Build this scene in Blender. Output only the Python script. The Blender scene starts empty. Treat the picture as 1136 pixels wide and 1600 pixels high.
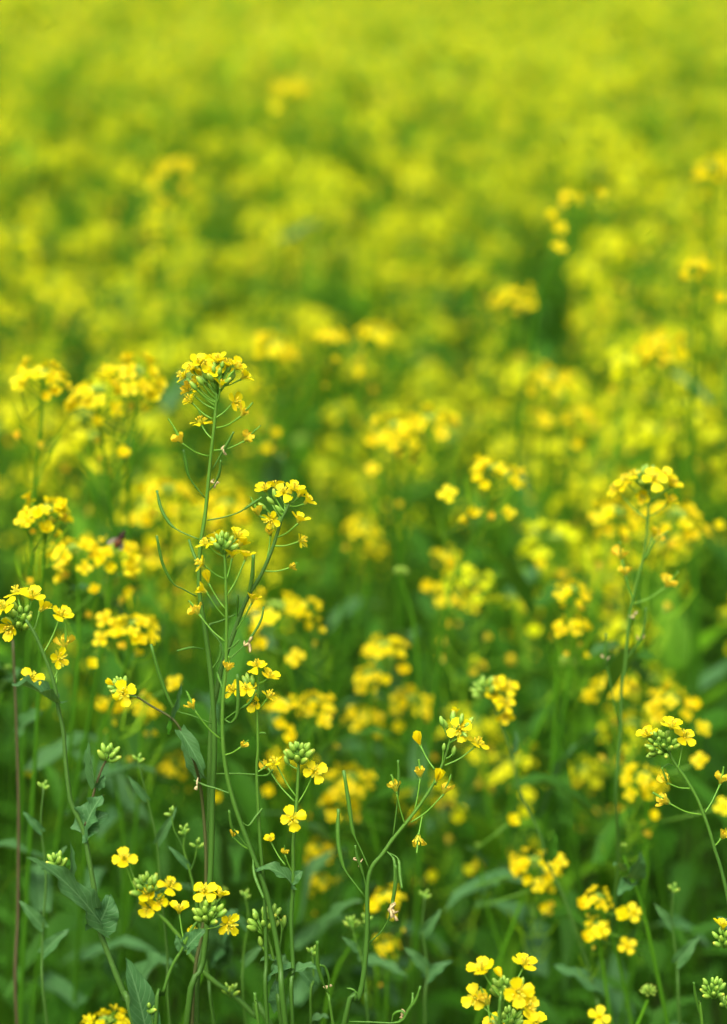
import bpy, math, random
import numpy as np
from mathutils import Vector, Matrix

rad = math.radians
SC = bpy.context.scene
COL = SC.collection

# ------------------------------------------------------------------ camera, sky, sun, exposure
CAM_H, PITCH, LENS = 1.15, rad(14.1), 85.0
FPX = LENS / 36.0 * 1600.0            # focal length in photograph pixels
cam = bpy.data.objects.new('camera', bpy.data.cameras.new('camera'))
COL.objects.link(cam)
cam.location = (0, 0, CAM_H)
cam.rotation_euler = (math.pi / 2 - PITCH, 0, 0)
cam.data.sensor_fit = 'VERTICAL'
cam.data.sensor_height = 36.0
cam.data.lens = LENS
cam.data.clip_start = 0.05
cam.data.clip_end = 2000
cam.data.dof.use_dof = True
cam.data.dof.focus_distance = 1.30
cam.data.dof.aperture_fstop = 4.0
SC.camera = cam

SUN_EL, SUN_ROT = rad(58), rad(200)
world = bpy.data.worlds.new('World')
SC.world = world
world.use_nodes = True
wn = world.node_tree
sky = wn.nodes.new('ShaderNodeTexSky')
sky.sky_type = 'NISHITA'
sky.sun_disc = False
sky.sun_elevation = SUN_EL
sky.sun_rotation = SUN_ROT
sky.air_density = 1.0
sky.dust_density = 9.0
sky.ozone_density = 0.3
wn.links.new(sky.outputs[0], wn.nodes['Background'].inputs['Color'])
wn.nodes['Background'].inputs['Strength'].default_value = 0.12
sun = bpy.data.objects.new('sun', bpy.data.lights.new('sun', 'SUN'))
COL.objects.link(sun)
sun.data.energy = 1.5
sun.data.angle = rad(40)
sun.data.color = (1.0, 0.97, 0.90)
# lamp direction matches the sky's sun
sd = Vector((math.sin(SUN_ROT) * math.cos(SUN_EL), math.cos(SUN_ROT) * math.cos(SUN_EL), math.sin(SUN_EL)))
sun.rotation_euler = sd.to_track_quat('Z', 'Y').to_euler()
SC.view_settings.view_transform = 'Standard'
SC.view_settings.look = 'None'
SC.view_settings.gamma = 1.0
SC.view_settings.use_curve_mapping = False
SC.view_settings.exposure = 1.0
SC.render.engine = 'CYCLES'
SC.cycles.max_bounces = 10
SC.cycles.diffuse_bounces = 5
SC.cycles.transmission_bounces = 5
SC.cycles.use_denoising = True

RIGHT = Vector((1, 0, 0))
UPV = Vector((0, math.sin(PITCH), math.cos(PITCH)))
FWD = Vector((0, math.cos(PITCH), -math.sin(PITCH)))


def W(px, py, d):
    """the point of the field seen at photograph pixel (px, py) at optical depth d metres"""
    return Vector((0, 0, CAM_H)) + RIGHT * ((px - 568) / FPX * d) - UPV * ((py - 800) / FPX * d) + FWD * d


def camdir(f):
    return (RIGHT * f[0] + UPV * f[1] - FWD * f[2]).normalized()


# ------------------------------------------------------------------ materials
def nd(t, kind, **kw):
    n = t.nodes.new(kind)
    for k, v in kw.items():
        setattr(n, k, v)
    return n


def ramp(t, fac, stops):
    r = nd(t, 'ShaderNodeValToRGB')
    els = r.color_ramp.elements
    while len(els) < len(stops):
        els.new(0.5)
    for e, (p, c) in zip(els, stops):
        e.position = p
        e.color = (*c, 1)
    t.links.new(fac, r.inputs[0])
    return r.outputs[0]


def math_node(t, op, a, b=None):
    m = nd(t, 'ShaderNodeMath', operation=op)
    for i, v in enumerate((a, b)):
        if v is None:
            continue
        if isinstance(v, (int, float)):
            m.inputs[i].default_value = v
        else:
            t.links.new(v, m.inputs[i])
    return m.outputs[0]


def mixc(t, fac, a, b, blend='MIX'):
    m = nd(t, 'ShaderNodeMix', data_type='RGBA', blend_type=blend)
    ins = [i for i in m.inputs if i.enabled]
    fi, ai, bi = m.inputs[0], m.inputs[6], m.inputs[7]
    for s, v in ((fi, fac), (ai, a), (bi, b)):
        if isinstance(v, (int, float)):
            s.default_value = v
        elif isinstance(v, tuple):
            s.default_value = (*v, 1)
        else:
            t.links.new(v, s)
    return m.outputs[2]


def make_mat(name, rough=0.5, spec=0.3, trans=0.0, sheen=0.0):
    m = bpy.data.materials.new(name)
    m.use_nodes = True
    t = m.node_tree
    b = t.nodes['Principled BSDF']
    b.inputs['Roughness'].default_value = rough
    b.inputs['Specular IOR Level'].default_value = spec
    out = t.nodes['Material Output']
    tr = None
    if trans > 0:
        tr = nd(t, 'ShaderNodeBsdfTranslucent')
        mx = nd(t, 'ShaderNodeMixShader')
        mx.inputs[0].default_value = trans
        t.links.new(b.outputs[0], mx.inputs[1])
        t.links.new(tr.outputs[0], mx.inputs[2])
        t.links.new(mx.outputs[0], out.inputs['Surface'])
    return m, t, b, tr


def tex_attr(t):
    a = nd(t, 'ShaderNodeAttribute', attribute_name='tex')
    s = nd(t, 'ShaderNodeSeparateXYZ')
    t.links.new(a.outputs['Vector'], s.inputs[0])
    return s.outputs[0], s.outputs[1], s.outputs[2]


def set_color(t, b, tr, col, trcol=None):
    t.links.new(col, b.inputs['Base Color'])
    if tr:
        t.links.new(trcol if trcol is not None else col, tr.inputs['Color'])


def obj_random(t):
    return nd(t, 'ShaderNodeObjectInfo').outputs['Random']


def noise(t, scale, detail=3.0):
    tc = nd(t, 'ShaderNodeTexCoord')
    n = nd(t, 'ShaderNodeTexNoise')
    n.inputs['Scale'].default_value = scale
    n.inputs['Detail'].default_value = detail
    t.links.new(tc.outputs['Object'], n.inputs['Vector'])
    return n.outputs[0]


def bump(t, b, height, strength, dist=0.0005):
    bp = nd(t, 'ShaderNodeBump')
    bp.inputs['Strength'].default_value = strength
    bp.inputs['Distance'].default_value = dist
    t.links.new(height, bp.inputs['Height'])
    t.links.new(bp.outputs[0], b.inputs['Normal'])


def petal_material(name, tip, mid, base, trans=0.38):
    m, t, b, tr = make_mat(name, 0.5, 0.22, trans)
    u, v, w = tex_attr(t)
    c = ramp(t, v, [(0.0, base), (0.3, mid), (1.0, tip)])
    vein = math_node(t, 'POWER', math_node(t, 'ABSOLUTE', math_node(t, 'SINE', math_node(t, 'MULTIPLY', u, 11.0))), 6.0)
    c = mixc(t, math_node(t, 'MULTIPLY', vein, 0.14), c, mid)
    h = nd(t, 'ShaderNodeHueSaturation')
    r = obj_random(t)
    t.links.new(math_node(t, 'ADD', math_node(t, 'MULTIPLY', r, 0.016), 0.492), h.inputs['Hue'])
    t.links.new(math_node(t, 'ADD', math_node(t, 'MULTIPLY', noise(t, 160), 0.16), 0.92), h.inputs['Value'])
    t.links.new(c, h.inputs['Color'])
    set_color(t, b, tr, h.outputs[0])
    bump(t, b, vein, 0.25, 0.0003)
    return m


MAT = {}
MAT['petal'] = petal_material('petal_yellow', (0.87, 0.785, 0.004), (0.87, 0.71, 0.003), (0.70, 0.64, 0.02), 0.45)
MAT['petal_far'] = petal_material('petal_lemon', (0.79, 0.86, 0.006), (0.79, 0.80, 0.005), (0.66, 0.66, 0.02), 0.45)  # lemon tone given to the more distant heads
MAT['wilted'] = petal_material('petal_fading', (0.87, 0.66, 0.015), (0.87, 0.73, 0.06), (0.82, 0.78, 0.32), 0.42)
MAT['anther'], _t, _b, _x = make_mat('anther_yellow', 0.7, 0.1)
_b.inputs['Base Color'].default_value = (0.86, 0.62, 0.03, 1)


def plant_material(name, a, bcol, c2, rough=0.45, spec=0.35, trans=0.0, scale=60, old_shade=None):
    m, t, b, tr = make_mat(name, rough, spec, trans)
    n = noise(t, scale)
    c = mixc(t, n, a, bcol)
    r = obj_random(t)
    c = mixc(t, math_node(t, 'MULTIPLY', r, 0.45), c, c2)
    n2 = noise(t, 900, 2)
    c = mixc(t, math_node(t, 'MULTIPLY', math_node(t, 'GREATER_THAN', n2, 0.66), 0.12), c, (0.35, 0.42, 0.2))
    if old_shade:  # stem darkens towards its base: older growth, plus shade painted into the colour
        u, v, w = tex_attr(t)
        age_shade = ramp(t, v, [(0.25, (0, 0, 0)), (0.55, (1, 1, 1))])
        c = mixc(t, math_node(t, 'MULTIPLY', age_shade, 0.75), c, old_shade)
    set_color(t, b, tr, c)
    bump(t, b, noise(t, 700, 2), 0.3, 0.0004)
    return m


MAT['stem'] = plant_material('stem_green', (0.052, 0.155, 0.010), (0.100, 0.235, 0.022), (0.070, 0.185, 0.022), spec=.25, old_shade=(0.036, 0.110, 0.014))
MAT['stem_dark'] = plant_material('stem_dark_green', (0.036, 0.105, 0.012), (0.066, 0.165, 0.022), (0.055, 0.14, 0.025), spec=.25)
MAT['stem_purple'] = plant_material('stem_purple', (0.060, 0.055, 0.022), (0.085, 0.090, 0.03), (0.095, 0.050, 0.04), spec=.25)
MAT['stem_brown'] = plant_material('stem_brown_green', (0.050, 0.065, 0.016), (0.060, 0.105, 0.020), (0.070, 0.060, 0.025), spec=.2)
MAT['stem_back'] = plant_material('stem_mid_green', (0.055, 0.20, 0.006), (0.100, 0.28, 0.010), (0.065, 0.21, 0.012), spec=.12, old_shade=(0.028, 0.110, 0.005))  # lower part darker, the shade between plants put into the colour
MAT['stalk'] = plant_material('stalk_green', (0.095, 0.26, 0.016), (0.15, 0.34, 0.03), (0.10, 0.27, 0.03), spec=.25)
MAT['stalk_pale'] = plant_material('stalk_yellow_green', (0.14, 0.32, 0.008), (0.21, 0.41, 0.012), (0.13, 0.31, 0.012), spec=.12)
MAT['pod'] = plant_material('pod_green', (0.042, 0.14, 0.010), (0.080, 0.21, 0.02), (0.065, 0.17, 0.025), spec=.25)
MAT['dry'] = plant_material('dried_petal', (0.50, 0.42, 0.20), (0.36, 0.26, 0.08), (0.50, 0.46, 0.26))


def bud_material():
    m, t, b, tr = make_mat('bud_green', 0.42, 0.35, 0.12)
    u, v, w = tex_attr(t)
    c = ramp(t, v, [(0.0, (0.10, 0.26, 0.03)), (0.5, (0.19, 0.40, 0.045)), (0.86, (0.30, 0.50, 0.06)), (1.0, (0.55, 0.55, 0.05))])
    c = mixc(t, math_node(t, 'MULTIPLY', obj_random(t), 0.4), c, (0.30, 0.46, 0.03))
    c = mixc(t, math_node(t, 'MULTIPLY', noise(t, 300), 0.25), c, (0.10, 0.24, 0.03))
    set_color(t, b, tr, c)
    return m


MAT['bud'] = bud_material()
MAT['sepal'], _t, _b, _tr = make_mat('sepal_yellow_green', 0.5, 0.2, 0.3)
set_color(_t, _b, _tr, mixc(_t, noise(_t, 400), (0.50, 0.56, 0.03), (0.68, 0.62, 0.04)))


def leaf_material(name, a, bcol, vein, trans=0.25, spec=0.3):
    m, t, b, tr = make_mat(name, 0.5, spec, trans)
    u, v, w = tex_attr(t)
    au = math_node(t, 'ABSOLUTE', u)
    ph = math_node(t, 'SUBTRACT', math_node(t, 'MULTIPLY', v, 8.0), math_node(t, 'MULTIPLY', au, 2.4))
    side = math_node(t, 'POWER', math_node(t, 'ABSOLUTE', math_node(t, 'COSINE', math_node(t, 'MULTIPLY', ph, math.pi))), 26.0)
    rib = math_node(t, 'LESS_THAN', au, 0.055)
    vm = math_node(t, 'MAXIMUM', math_node(t, 'MULTIPLY', side, 0.55), rib)
    c = mixc(t, noise(t, 45, 4), a, bcol)
    c = mixc(t, math_node(t, 'MULTIPLY', obj_random(t), 0.35), c, (0.07, 0.17, 0.03))
    c = mixc(t, math_node(t, 'MULTIPLY', vm, 0.6), c, vein)
    set_color(t, b, tr, c, mixc(t, 0.55, c, (0.16, 0.32, 0.02)))
    bump(t, b, math_node(t, 'SUBTRACT', noise(t, 260, 3), math_node(t, 'MULTIPLY', vm, 0.8)), 0.45, 0.0008)
    return m


MAT['leaf'] = leaf_material('leaf_glaucous', (0.036, 0.130, 0.034), (0.064, 0.185, 0.058), (0.15, 0.32, 0.12), 0.25, 0.20)
MAT['leaf_low'] = leaf_material('leaf_green', (0.018, 0.100, 0.003), (0.042, 0.168, 0.006), (0.06, 0.21, 0.015), 0.3, 0.08)


MAT['leaf_deep'] = leaf_material('leaf_deep_green', (0.014, 0.078, 0.005), (0.032, 0.125, 0.009), (0.05, 0.17, 0.02), 0.25, 0.08)
MAT['leaf_up'] = leaf_material('leaf_yellow_green', (0.090, 0.28, 0.006), (0.145, 0.37, 0.008), (0.16, 0.33, 0.04), 0.4, 0.08)


def plain(name, c, rough=0.6):
    m, t, b, tr = make_mat(name, rough, 0.25)
    set_color(t, b, tr, mixc(t, noise(t, 800), c, tuple(x * 0.6 for x in c)))
    return m


MAT['bee_dark'] = plain('bee_dark', (0.035, 0.015, 0.010))
MAT['bee_amber'] = plain('bee_amber', (0.22, 0.08, 0.02))
m, t, b, tr = make_mat('bee_wing', 0.2, 0.5, 0.5)
b.inputs['Base Color'].default_value = (0.45, 0.40, 0.32, 1)
tr.inputs['Color'].default_value = (0.45, 0.40, 0.32, 1)
MAT['bee_wing'] = m

m, t, b, tr = make_mat('soil_and_moss', 0.95, 0.05)
c = mixc(t, ramp(t, noise(t, 3.0, 6), [(0.35, (0, 0, 0)), (0.65, (1, 1, 1))]), (0.030, 0.060, 0.012), (0.055, 0.042, 0.022))
set_color(t, b, tr, mixc(t, noise(t, 40, 5), c, (0.03, 0.075, 0.012)))
MAT['soil'] = m


# ------------------------------------------------------------------ mesh helpers
class MB:
    """collects verts, faces, a material slot per face and the 'tex' coordinate per vertex"""

    def __init__(self):
        self.v, self.f, self.mi, self.t = [], [], [], []

    def add(self, v, f, mi=0, tex=None, M=None):
        o = len(self.v)
        if M is not None:
            v = [M @ Vector(p) for p in v]
        self.v += [tuple(p) for p in v]
        self.f += [tuple(i + o for i in q) for q in f]
        self.mi += [mi] * len(f)
        self.t += tex if tex is not None else [(0.0, 0.5, 0.0)] * len(v)
        return self

    def merge(self, other, M=None, slots=None):
        o = len(self.v)
        self.v += [tuple(M @ Vector(p)) for p in other.v] if M is not None else other.v
        self.f += [tuple(i + o for i in q) for q in other.f]
        self.mi += [slots[i] for i in other.mi] if slots else other.mi
        self.t += other.t

    def mesh(self, name, mats):
        me = bpy.data.meshes.new(name)
        me.from_pydata(self.v, [], self.f)
        for k in mats:
            me.materials.append(MAT[k])
        n = len(self.f)
        me.polygons.foreach_set('material_index', self.mi)
        me.polygons.foreach_set('use_smooth', [True] * n)
        at = me.attributes.new('tex', 'FLOAT_VECTOR', 'POINT')
        at.data.foreach_set('vector', [c for q in self.t for c in q])
        me.update()
        return me


def spline(pts, step=None, n=None):
    """Catmull-Rom through pts (tuples of any length)"""
    P = [np.array(p, float) for p in pts]
    if len(P) == 2:
        k = n or 3
        return [P[0] + (P[1] - P[0]) * i / (k - 1) for i in range(k)]
    out = []
    m = len(P) - 1
    per = max(1, round((n or 3 * m) / m))
    for i in range(m):
        p0 = P[i - 1] if i else P[0] * 2 - P[1]
        p1, p2 = P[i], P[i + 1]
        p3 = P[i + 2] if i + 2 <= m else P[m] * 2 - P[m - 1]
        for k in range(per):
            s = k / per
            out.append(0.5 * ((2 * p1) + (p2 - p0) * s + (2 * p0 - 5 * p1 + 4 * p2 - p3) * s * s + (3 * p1 - p0 - 3 * p2 + p3) * s ** 3))
    out.append(P[m])
    return out


def tube(pts, radii, sides=6, cap=True, grooves=0.0):
    pts = [Vector(p[:3]) for p in pts]
    n = len(pts)
    v, f, tex = [], [], []
    ref = None
    for i, p in enumerate(pts):
        t = (pts[min(i + 1, n - 1)] - pts[max(i - 1, 0)])
        t = t.normalized() if t.length > 1e-9 else Vector((0, 0, 1))
        if ref is None:
            ref = t.orthogonal().normalized()
        ref = (ref - t * ref.dot(t))
        ref = ref.normalized() if ref.length > 1e-6 else t.orthogonal().normalized()
        bi = t.cross(ref)
        for k in range(sides):
            a = 2 * math.pi * k / sides
            r = radii[i] * (1 - grooves * (k % 2))
            v.append(p + ref * (math.cos(a) * r) + bi * (math.sin(a) * r))
            tex.append((k / sides, i / max(1, n - 1), 0))
    for i in range(n - 1):
        for k in range(sides):
            k2 = (k + 1) % sides
            f.append((i * sides + k, i * sides + k2, (i + 1) * sides + k2, (i + 1) * sides + k))
    if cap:
        f.append(tuple(reversed(range(sides))))
        f.append(tuple((n - 1) * sides + k for k in range(sides)))
    return v, f, tex


def frame(z, roll=0.0):
    z = Vector(z).normalized()
    x = Vector((0, 0, 1)).cross(z)
    x = x.normalized() if x.length > 1e-4 else Vector((1, 0, 0))
    M = Matrix((x, z.cross(x), z)).transposed()
    return M @ Matrix.Rotation(roll, 3, 'Z')


def ob(name, me, parent=None, loc=(0, 0, 0), R=None, s=1.0):
    o = bpy.data.objects.new(name, me)
    COL.objects.link(o)
    if R is not None:
        M = R.to_4x4()
        if s != 1.0:
            M = M @ Matrix.Scale(s, 4)
        M.translation = Vector(loc)
        o.matrix_basis = M
    else:
        o.location = loc
        if s != 1.0:
            o.scale = (s, s, s)
    if parent is not None:
        o.parent = parent
    return o


def thing(name, label, cat, loc, group=None):
    o = bpy.data.objects.new(name, None)
    COL.objects.link(o)
    o.empty_display_size = 0.02
    o.location = loc
    o['label'] = label
    o['category'] = cat
    if group:
        o['group'] = group
    return o


# ------------------------------------------------------------------ flower pieces (metres, base at origin, axis +Z)
def petal_data(L=0.0086, Wd=0.0060, claw=0.30, a0=12, a1=82, cup=0.0, crink=0.0, twist=0.0, seed=0, nu=7, nv=5):
    rg = random.Random(seed)
    v, f, tex = [], [], []
    x = z = 0.0
    ph1, ph2 = rg.uniform(0, 6), rg.uniform(0, 6)
    for i in range(nu):
        s = i / (nu - 1)
        k = min(1, max(0, (s - claw * 0.5) / 0.35))
        k = k * k * (3 - 2 * k)
        a = rad(a0 + (a1 - a0) * k + 14 * math.sin(s * 3 + ph1) * crink - (10 * max(0, s - .7) if cup >= 0 else 0))
        if i:
            x += math.sin(a) * L / (nu - 1)
            z += math.cos(a) * L / (nu - 1)
        if s < claw:
            w = 0.13 + 0.15 * (s / claw)
        else:
            q = (s - claw) / (1 - claw)
            w = 0.28 + 0.72 * math.sin(min(1.0, q * 1.35) * math.pi / 2) if q < 0.74 else math.sqrt(max(0.0, 1 - ((q - 0.74) / 0.275) ** 2))
        w = max(w, 0.10) * Wd / 2
        for j in range(nv):
            u = -1 + 2 * j / (nv - 1)
            tw = twist * s
            notch = (0.05 * L) * (1 - abs(u)) * (1 if i == nu - 1 else 0)
            dn = cup * u * u * w + crink * 0.35 * w * math.sin(u * 5 + s * 7 + ph2) + 0.05 * w * math.sin(u * 4 + ph2)
            py = u * w * math.cos(tw)
            off = dn + u * w * math.sin(tw)
            # normal of the limb points back to the axis side
            v.append((x - notch * math.sin(a) - off * math.cos(a), py, z - notch * math.cos(a) + off * math.sin(a)))
            tex.append((u, s, 0))
    for i in range(nu - 1):
        for j in range(nv - 1):
            q = i * nv + j
            f.append((q, q + 1, q + nv + 1, q + nv))
    return v, f, tex


def petal_mesh(name, mat, **kw):
    mb = MB()
    mb.add(*petal_data(**kw)[:2], 0, petal_data(**kw)[2])
    return mb.mesh(name, [mat])


PET = {
    'o': [petal_mesh('petal_spread', 'petal', a1=78 + 5 * i, cup=0.12 - 0.12 * i, crink=0.10 + 0.12 * i, seed=i, Wd=0.0058 + 0.0003 * (i % 3)) for i in range(5)],
    'h': [petal_mesh('petal_half_open', 'petal', a1=44 + 9 * i, cup=0.30, crink=0.15, seed=10 + i, Wd=0.0050) for i in range(3)],
    'c': [petal_mesh('petal_closed', 'petal', a0=10, a1=10 - 3 * i, cup=0.55, crink=0.12, seed=20 + i, Wd=0.0052, claw=0.22) for i in range(3)],
    'w': [petal_mesh('petal_wilting', 'wilted', a0=14, a1=24 + 14 * i, cup=-0.2 + 0.4 * i, crink=0.8, twist=0.8 - 0.6 * i, seed=30 + i, Wd=0.0050, L=0.0076) for i in range(4)],
    'n': [petal_mesh('petal_narrow', 'petal', a1=74 + 6 * i, cup=0.3, crink=0.3, seed=40 + i, Wd=0.0036, L=0.0075) for i in range(3)],
}
PET['s'] = [petal_mesh('petal_spread', 'petal', a1=54 + 8 * i, cup=0.15, crink=0.2, seed=50 + i, Wd=0.0062) for i in range(4)]


def bud_data(L=0.0052, R=0.00135, nu=7, nv=8, ytip=0.0):
    v, f, tex = [], [], []
    for i in range(nu):
        s = i / (nu - 1)
        r = R * (math.sin(math.pi * min(1, 0.10 + 0.84 * s ** 0.85)) ** 0.62)
        for k in range(nv):
            a = 2 * math.pi * k / nv
            q = 1 - 0.10 * (k % 2)
            v.append((r * q * math.cos(a), r * q * math.sin(a), L * s))
            tex.append((k / nv, min(1.0, s * 0.86 + ytip * s), 0))
    for i in range(nu - 1):
        for k in range(nv):
            k2 = (k + 1) % nv
            f.append((i * nv + k, i * nv + k2, (i + 1) * nv + k2, (i + 1) * nv + k))
    f.append(tuple((nu - 1) * nv + k for k in range(nv)))
    return v, f, tex


def bud_mesh(L, R, ytip, stalk):
    mb = MB()
    v, f, t = bud_data(L, R, ytip=ytip)
    mb.add([(p[0], p[1], p[2] + stalk) for p in v], f, 0, t)
    v, f, t = tube([(0, 0, 0), (0.0003, 0, stalk * .5), (0, 0, stalk + 0.0004)], [0.00036, 0.00034, 0.0005], 5)
    mb.add(v, f, 1, t)
    return mb.mesh('bud', ['bud', 'stalk'])


BUDS = [bud_mesh(0.0060, 0.00160, 0.0, 0.001), bud_mesh(0.0066, 0.00165, 0.12, 0.001), bud_mesh(0.0050, 0.00145, 0.0, 0.001), bud_mesh(0.0040, 0.00125, 0.0, 0.001)]


def core_mesh(kind):
    """sepals, stamens and pistil of one flower"""
    mb = MB()
    sp = {'o': 52, 's': 52, 'h': 28, 'c': 10, 'w': 34, 'n': 60}[kind]
    for k in range(4):
        v, f, t = petal_data(L=0.0056, Wd=0.0017, claw=0.1, a0=sp * 0.5, a1=sp, cup=0.5, seed=k, nu=4, nv=3)
        mb.add(v, f, 0, t, Matrix.Rotation(rad(45 + 90 * k), 4, 'Z'))
    pl = {'o': 0.0062, 's': 0.0062, 'h': 0.0056, 'c': 0.005, 'w': 0.0105, 'n': 0.007}[kind]
    v, f, t = tube([(0, 0, 0), (0, 0, pl * .5), (0.0002, 0, pl * .93), (0.0002, 0, pl)], [0.0005, 0.00062, 0.0004, 0.0007], 6)
    mb.add(v, f, 1 if kind == 'w' else 0, t)
    if kind != 'c':
        for k in range(6):
            a = rad(60 * k + 15)
            r = 0.0013 + (0.0007 if k % 3 == 0 else 0)
            h = 0.0046 - (0.0010 if k % 3 == 0 else 0)
            c, s = math.cos(a), math.sin(a)
            mb.add(*tube([(c * .0005, s * .0005, 0), (c * r * .8, s * r * .8, h * .6), (c * r, s * r, h)], [0.00016] * 3, 4)[:2], 0)
            mb.add(*tube([(c * r, s * r, h - .0003), (c * r * 1.25, s * r * 1.25, h + .0006), (c * r * 1.5, s * r * 1.5, h + .0013)], [0.0002, 0.00042, 0.0002], 5)[:2], 2)
    v, f, t = tube([(0, 0, -0.0006), (0, 0, 0.0006)], [0.0005, 0.0009], 6)
    mb.add(v, f, 1, t)
    return mb.mesh('flower_core', ['sepal', 'stalk', 'anther'])


CORE = {k: core_mesh(k) for k in 'oshcwn'}


def dry_mesh(seed):
    rg = random.Random(seed)
    mb = MB()
    for k in range(3):
        a, e = rg.uniform(0, 6.3), rg.uniform(-.5, .6)
        p1 = Vector((math.cos(a), math.sin(a), e)) * rg.uniform(.0015, .0028)
        p2 = p1 + Vector((rg.uniform(-1, 1), rg.uniform(-1, 1), rg.uniform(-1.4, .4))) * .0022
        v, f, t = tube(spline([(0, 0, 0), p1, p2], n=5), [.0003, .0006, .0006, .0005, .0002], 4)
        mb.add(v, f, 0, t)
    return mb.mesh('dried_petal', ['dry'])


DRY = [dry_mesh(i) for i in range(4)]


# one-mesh flowers for plants that stand out of focus: petals and core joined
def joined_flower(kind, pl, seed, low=False):
    rg = random.Random(seed)
    mb = MB()
    for k in range(4):
        kw = dict({'o': dict(a1=70 + rg.uniform(0, 24), cup=.1, crink=.15, L=.0077, Wd=.0054), 'h': dict(a1=48, cup=.3, crink=.2, L=.0075, Wd=.0048), 'w': dict(a1=30, crink=.7, twist=.5, Wd=.0042, L=.0068)}[kind])
        v, f, t = petal_data(seed=seed * 7 + k, nu=4 if low else 6, nv=3 if low else 4, **kw)
        mb.add(v, f, 0, t, Matrix.Rotation(rad(90 * k + rg.uniform(-9, 9)), 4, 'Z'))
    if not low:
        for k in range(4):
            v, f, t = petal_data(L=0.005, Wd=0.002, claw=.1, a0=25, a1=45, seed=k, nu=3, nv=3)
            mb.add(v, f, 1, t, Matrix.Rotation(rad(45 + 90 * k), 4, 'Z'))
    v, f, t = tube([(0, 0, -.0005), (0, 0, .0058)], [.0007, .0010], 5)
    mb.add(v, f, 0, t)
    return mb


FJ = {k: [joined_flower(k, None, 3 * i + 1) for i in range(4)] for k in 'ohw'}
FJ_LOW = {k: [joined_flower(k, None, 3 * i + 2, True) for i in range(3)] for k in 'ohw'}
FJ_MESH = {k: [mb.mesh('flower', ['wilted' if k == 'w' else 'petal', 'sepal']) for mb in FJ[k]] for k in 'ohw'}


def leaf_data(L, Wd, seed=0, bend=0.6, fold=0.35, wave=0.10, clasp=0.4, nu=12, nv=7, shape='lance'):
    """base at the origin, blade along +Y, upper side +Z"""
    rg = random.Random(seed)
    v, f, tex = [], [], []
    y = z = 0.0
    p1, p2 = rg.uniform(0, 6), rg.uniform(0, 6)
    for i in range(nu):
        s = i / (nu - 1)
        a = -bend * s * s * 1.3 + 0.25
        if i:
            y += math.cos(a) * L / (nu - 1)
            z += math.sin(a) * L / (nu - 1)
        if shape == 'lance':
            w = (0.62 + 0.38 * math.sin(min(1, s / 0.35) * math.pi / 2)) * (1 - s ** 1.9) ** 0.85 + 0.012
        else:
            w = (0.16 + 0.84 * max(0, math.sin(math.pi * max(0, (s - .2) / .85))) ** 0.7) if s > .2 else 0.14
            w *= 1 + 0.12 * math.sin(s * 24 + p1)
        w *= Wd / 2
        for j in range(nv):
            u = -1 + 2 * j / (nv - 1)
            back = clasp * Wd * 0.5 * abs(u) ** 1.5 * max(0, 1 - s * 4.5)
            edge = wave * Wd * abs(u) ** 2 * math.sin(s * 15 + p1 + (u > 0) * 1.7) + wave * .4 * Wd * abs(u) * math.sin(s * 31 + p2)
            v.append((u * w * math.cos(fold * abs(u)), y - back + 0.02 * L * math.sin(s * 17 + p2 + u) * abs(u), z + abs(u) * w * math.sin(fold) + edge))
            tex.append((u, s, 0))
    for i in range(nu - 1):
        for j in range(nv - 1):
            q = i * nv + j
            f.append((q, q + 1, q + nv + 1, q + nv))
    return v, f, tex


def leaf_mesh(mat='leaf', **kw):
    mb = MB()
    v, f, t = leaf_data(**kw)
    mb.add(v, f, 0, t)
    return mb.mesh('leaf', [mat])


def leaf_frame(d, normal):
    y = Vector(d).normalized()
    z = Vector(normal)
    z = (z - y * z.dot(y)).normalized()
    return Matrix((y.cross(z), y, z)).transposed()


# ------------------------------------------------------------------ the plants in focus, traced limb by limb
RG = random.Random(5)
KD = 0.5 * math.tan(PITCH)


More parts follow.
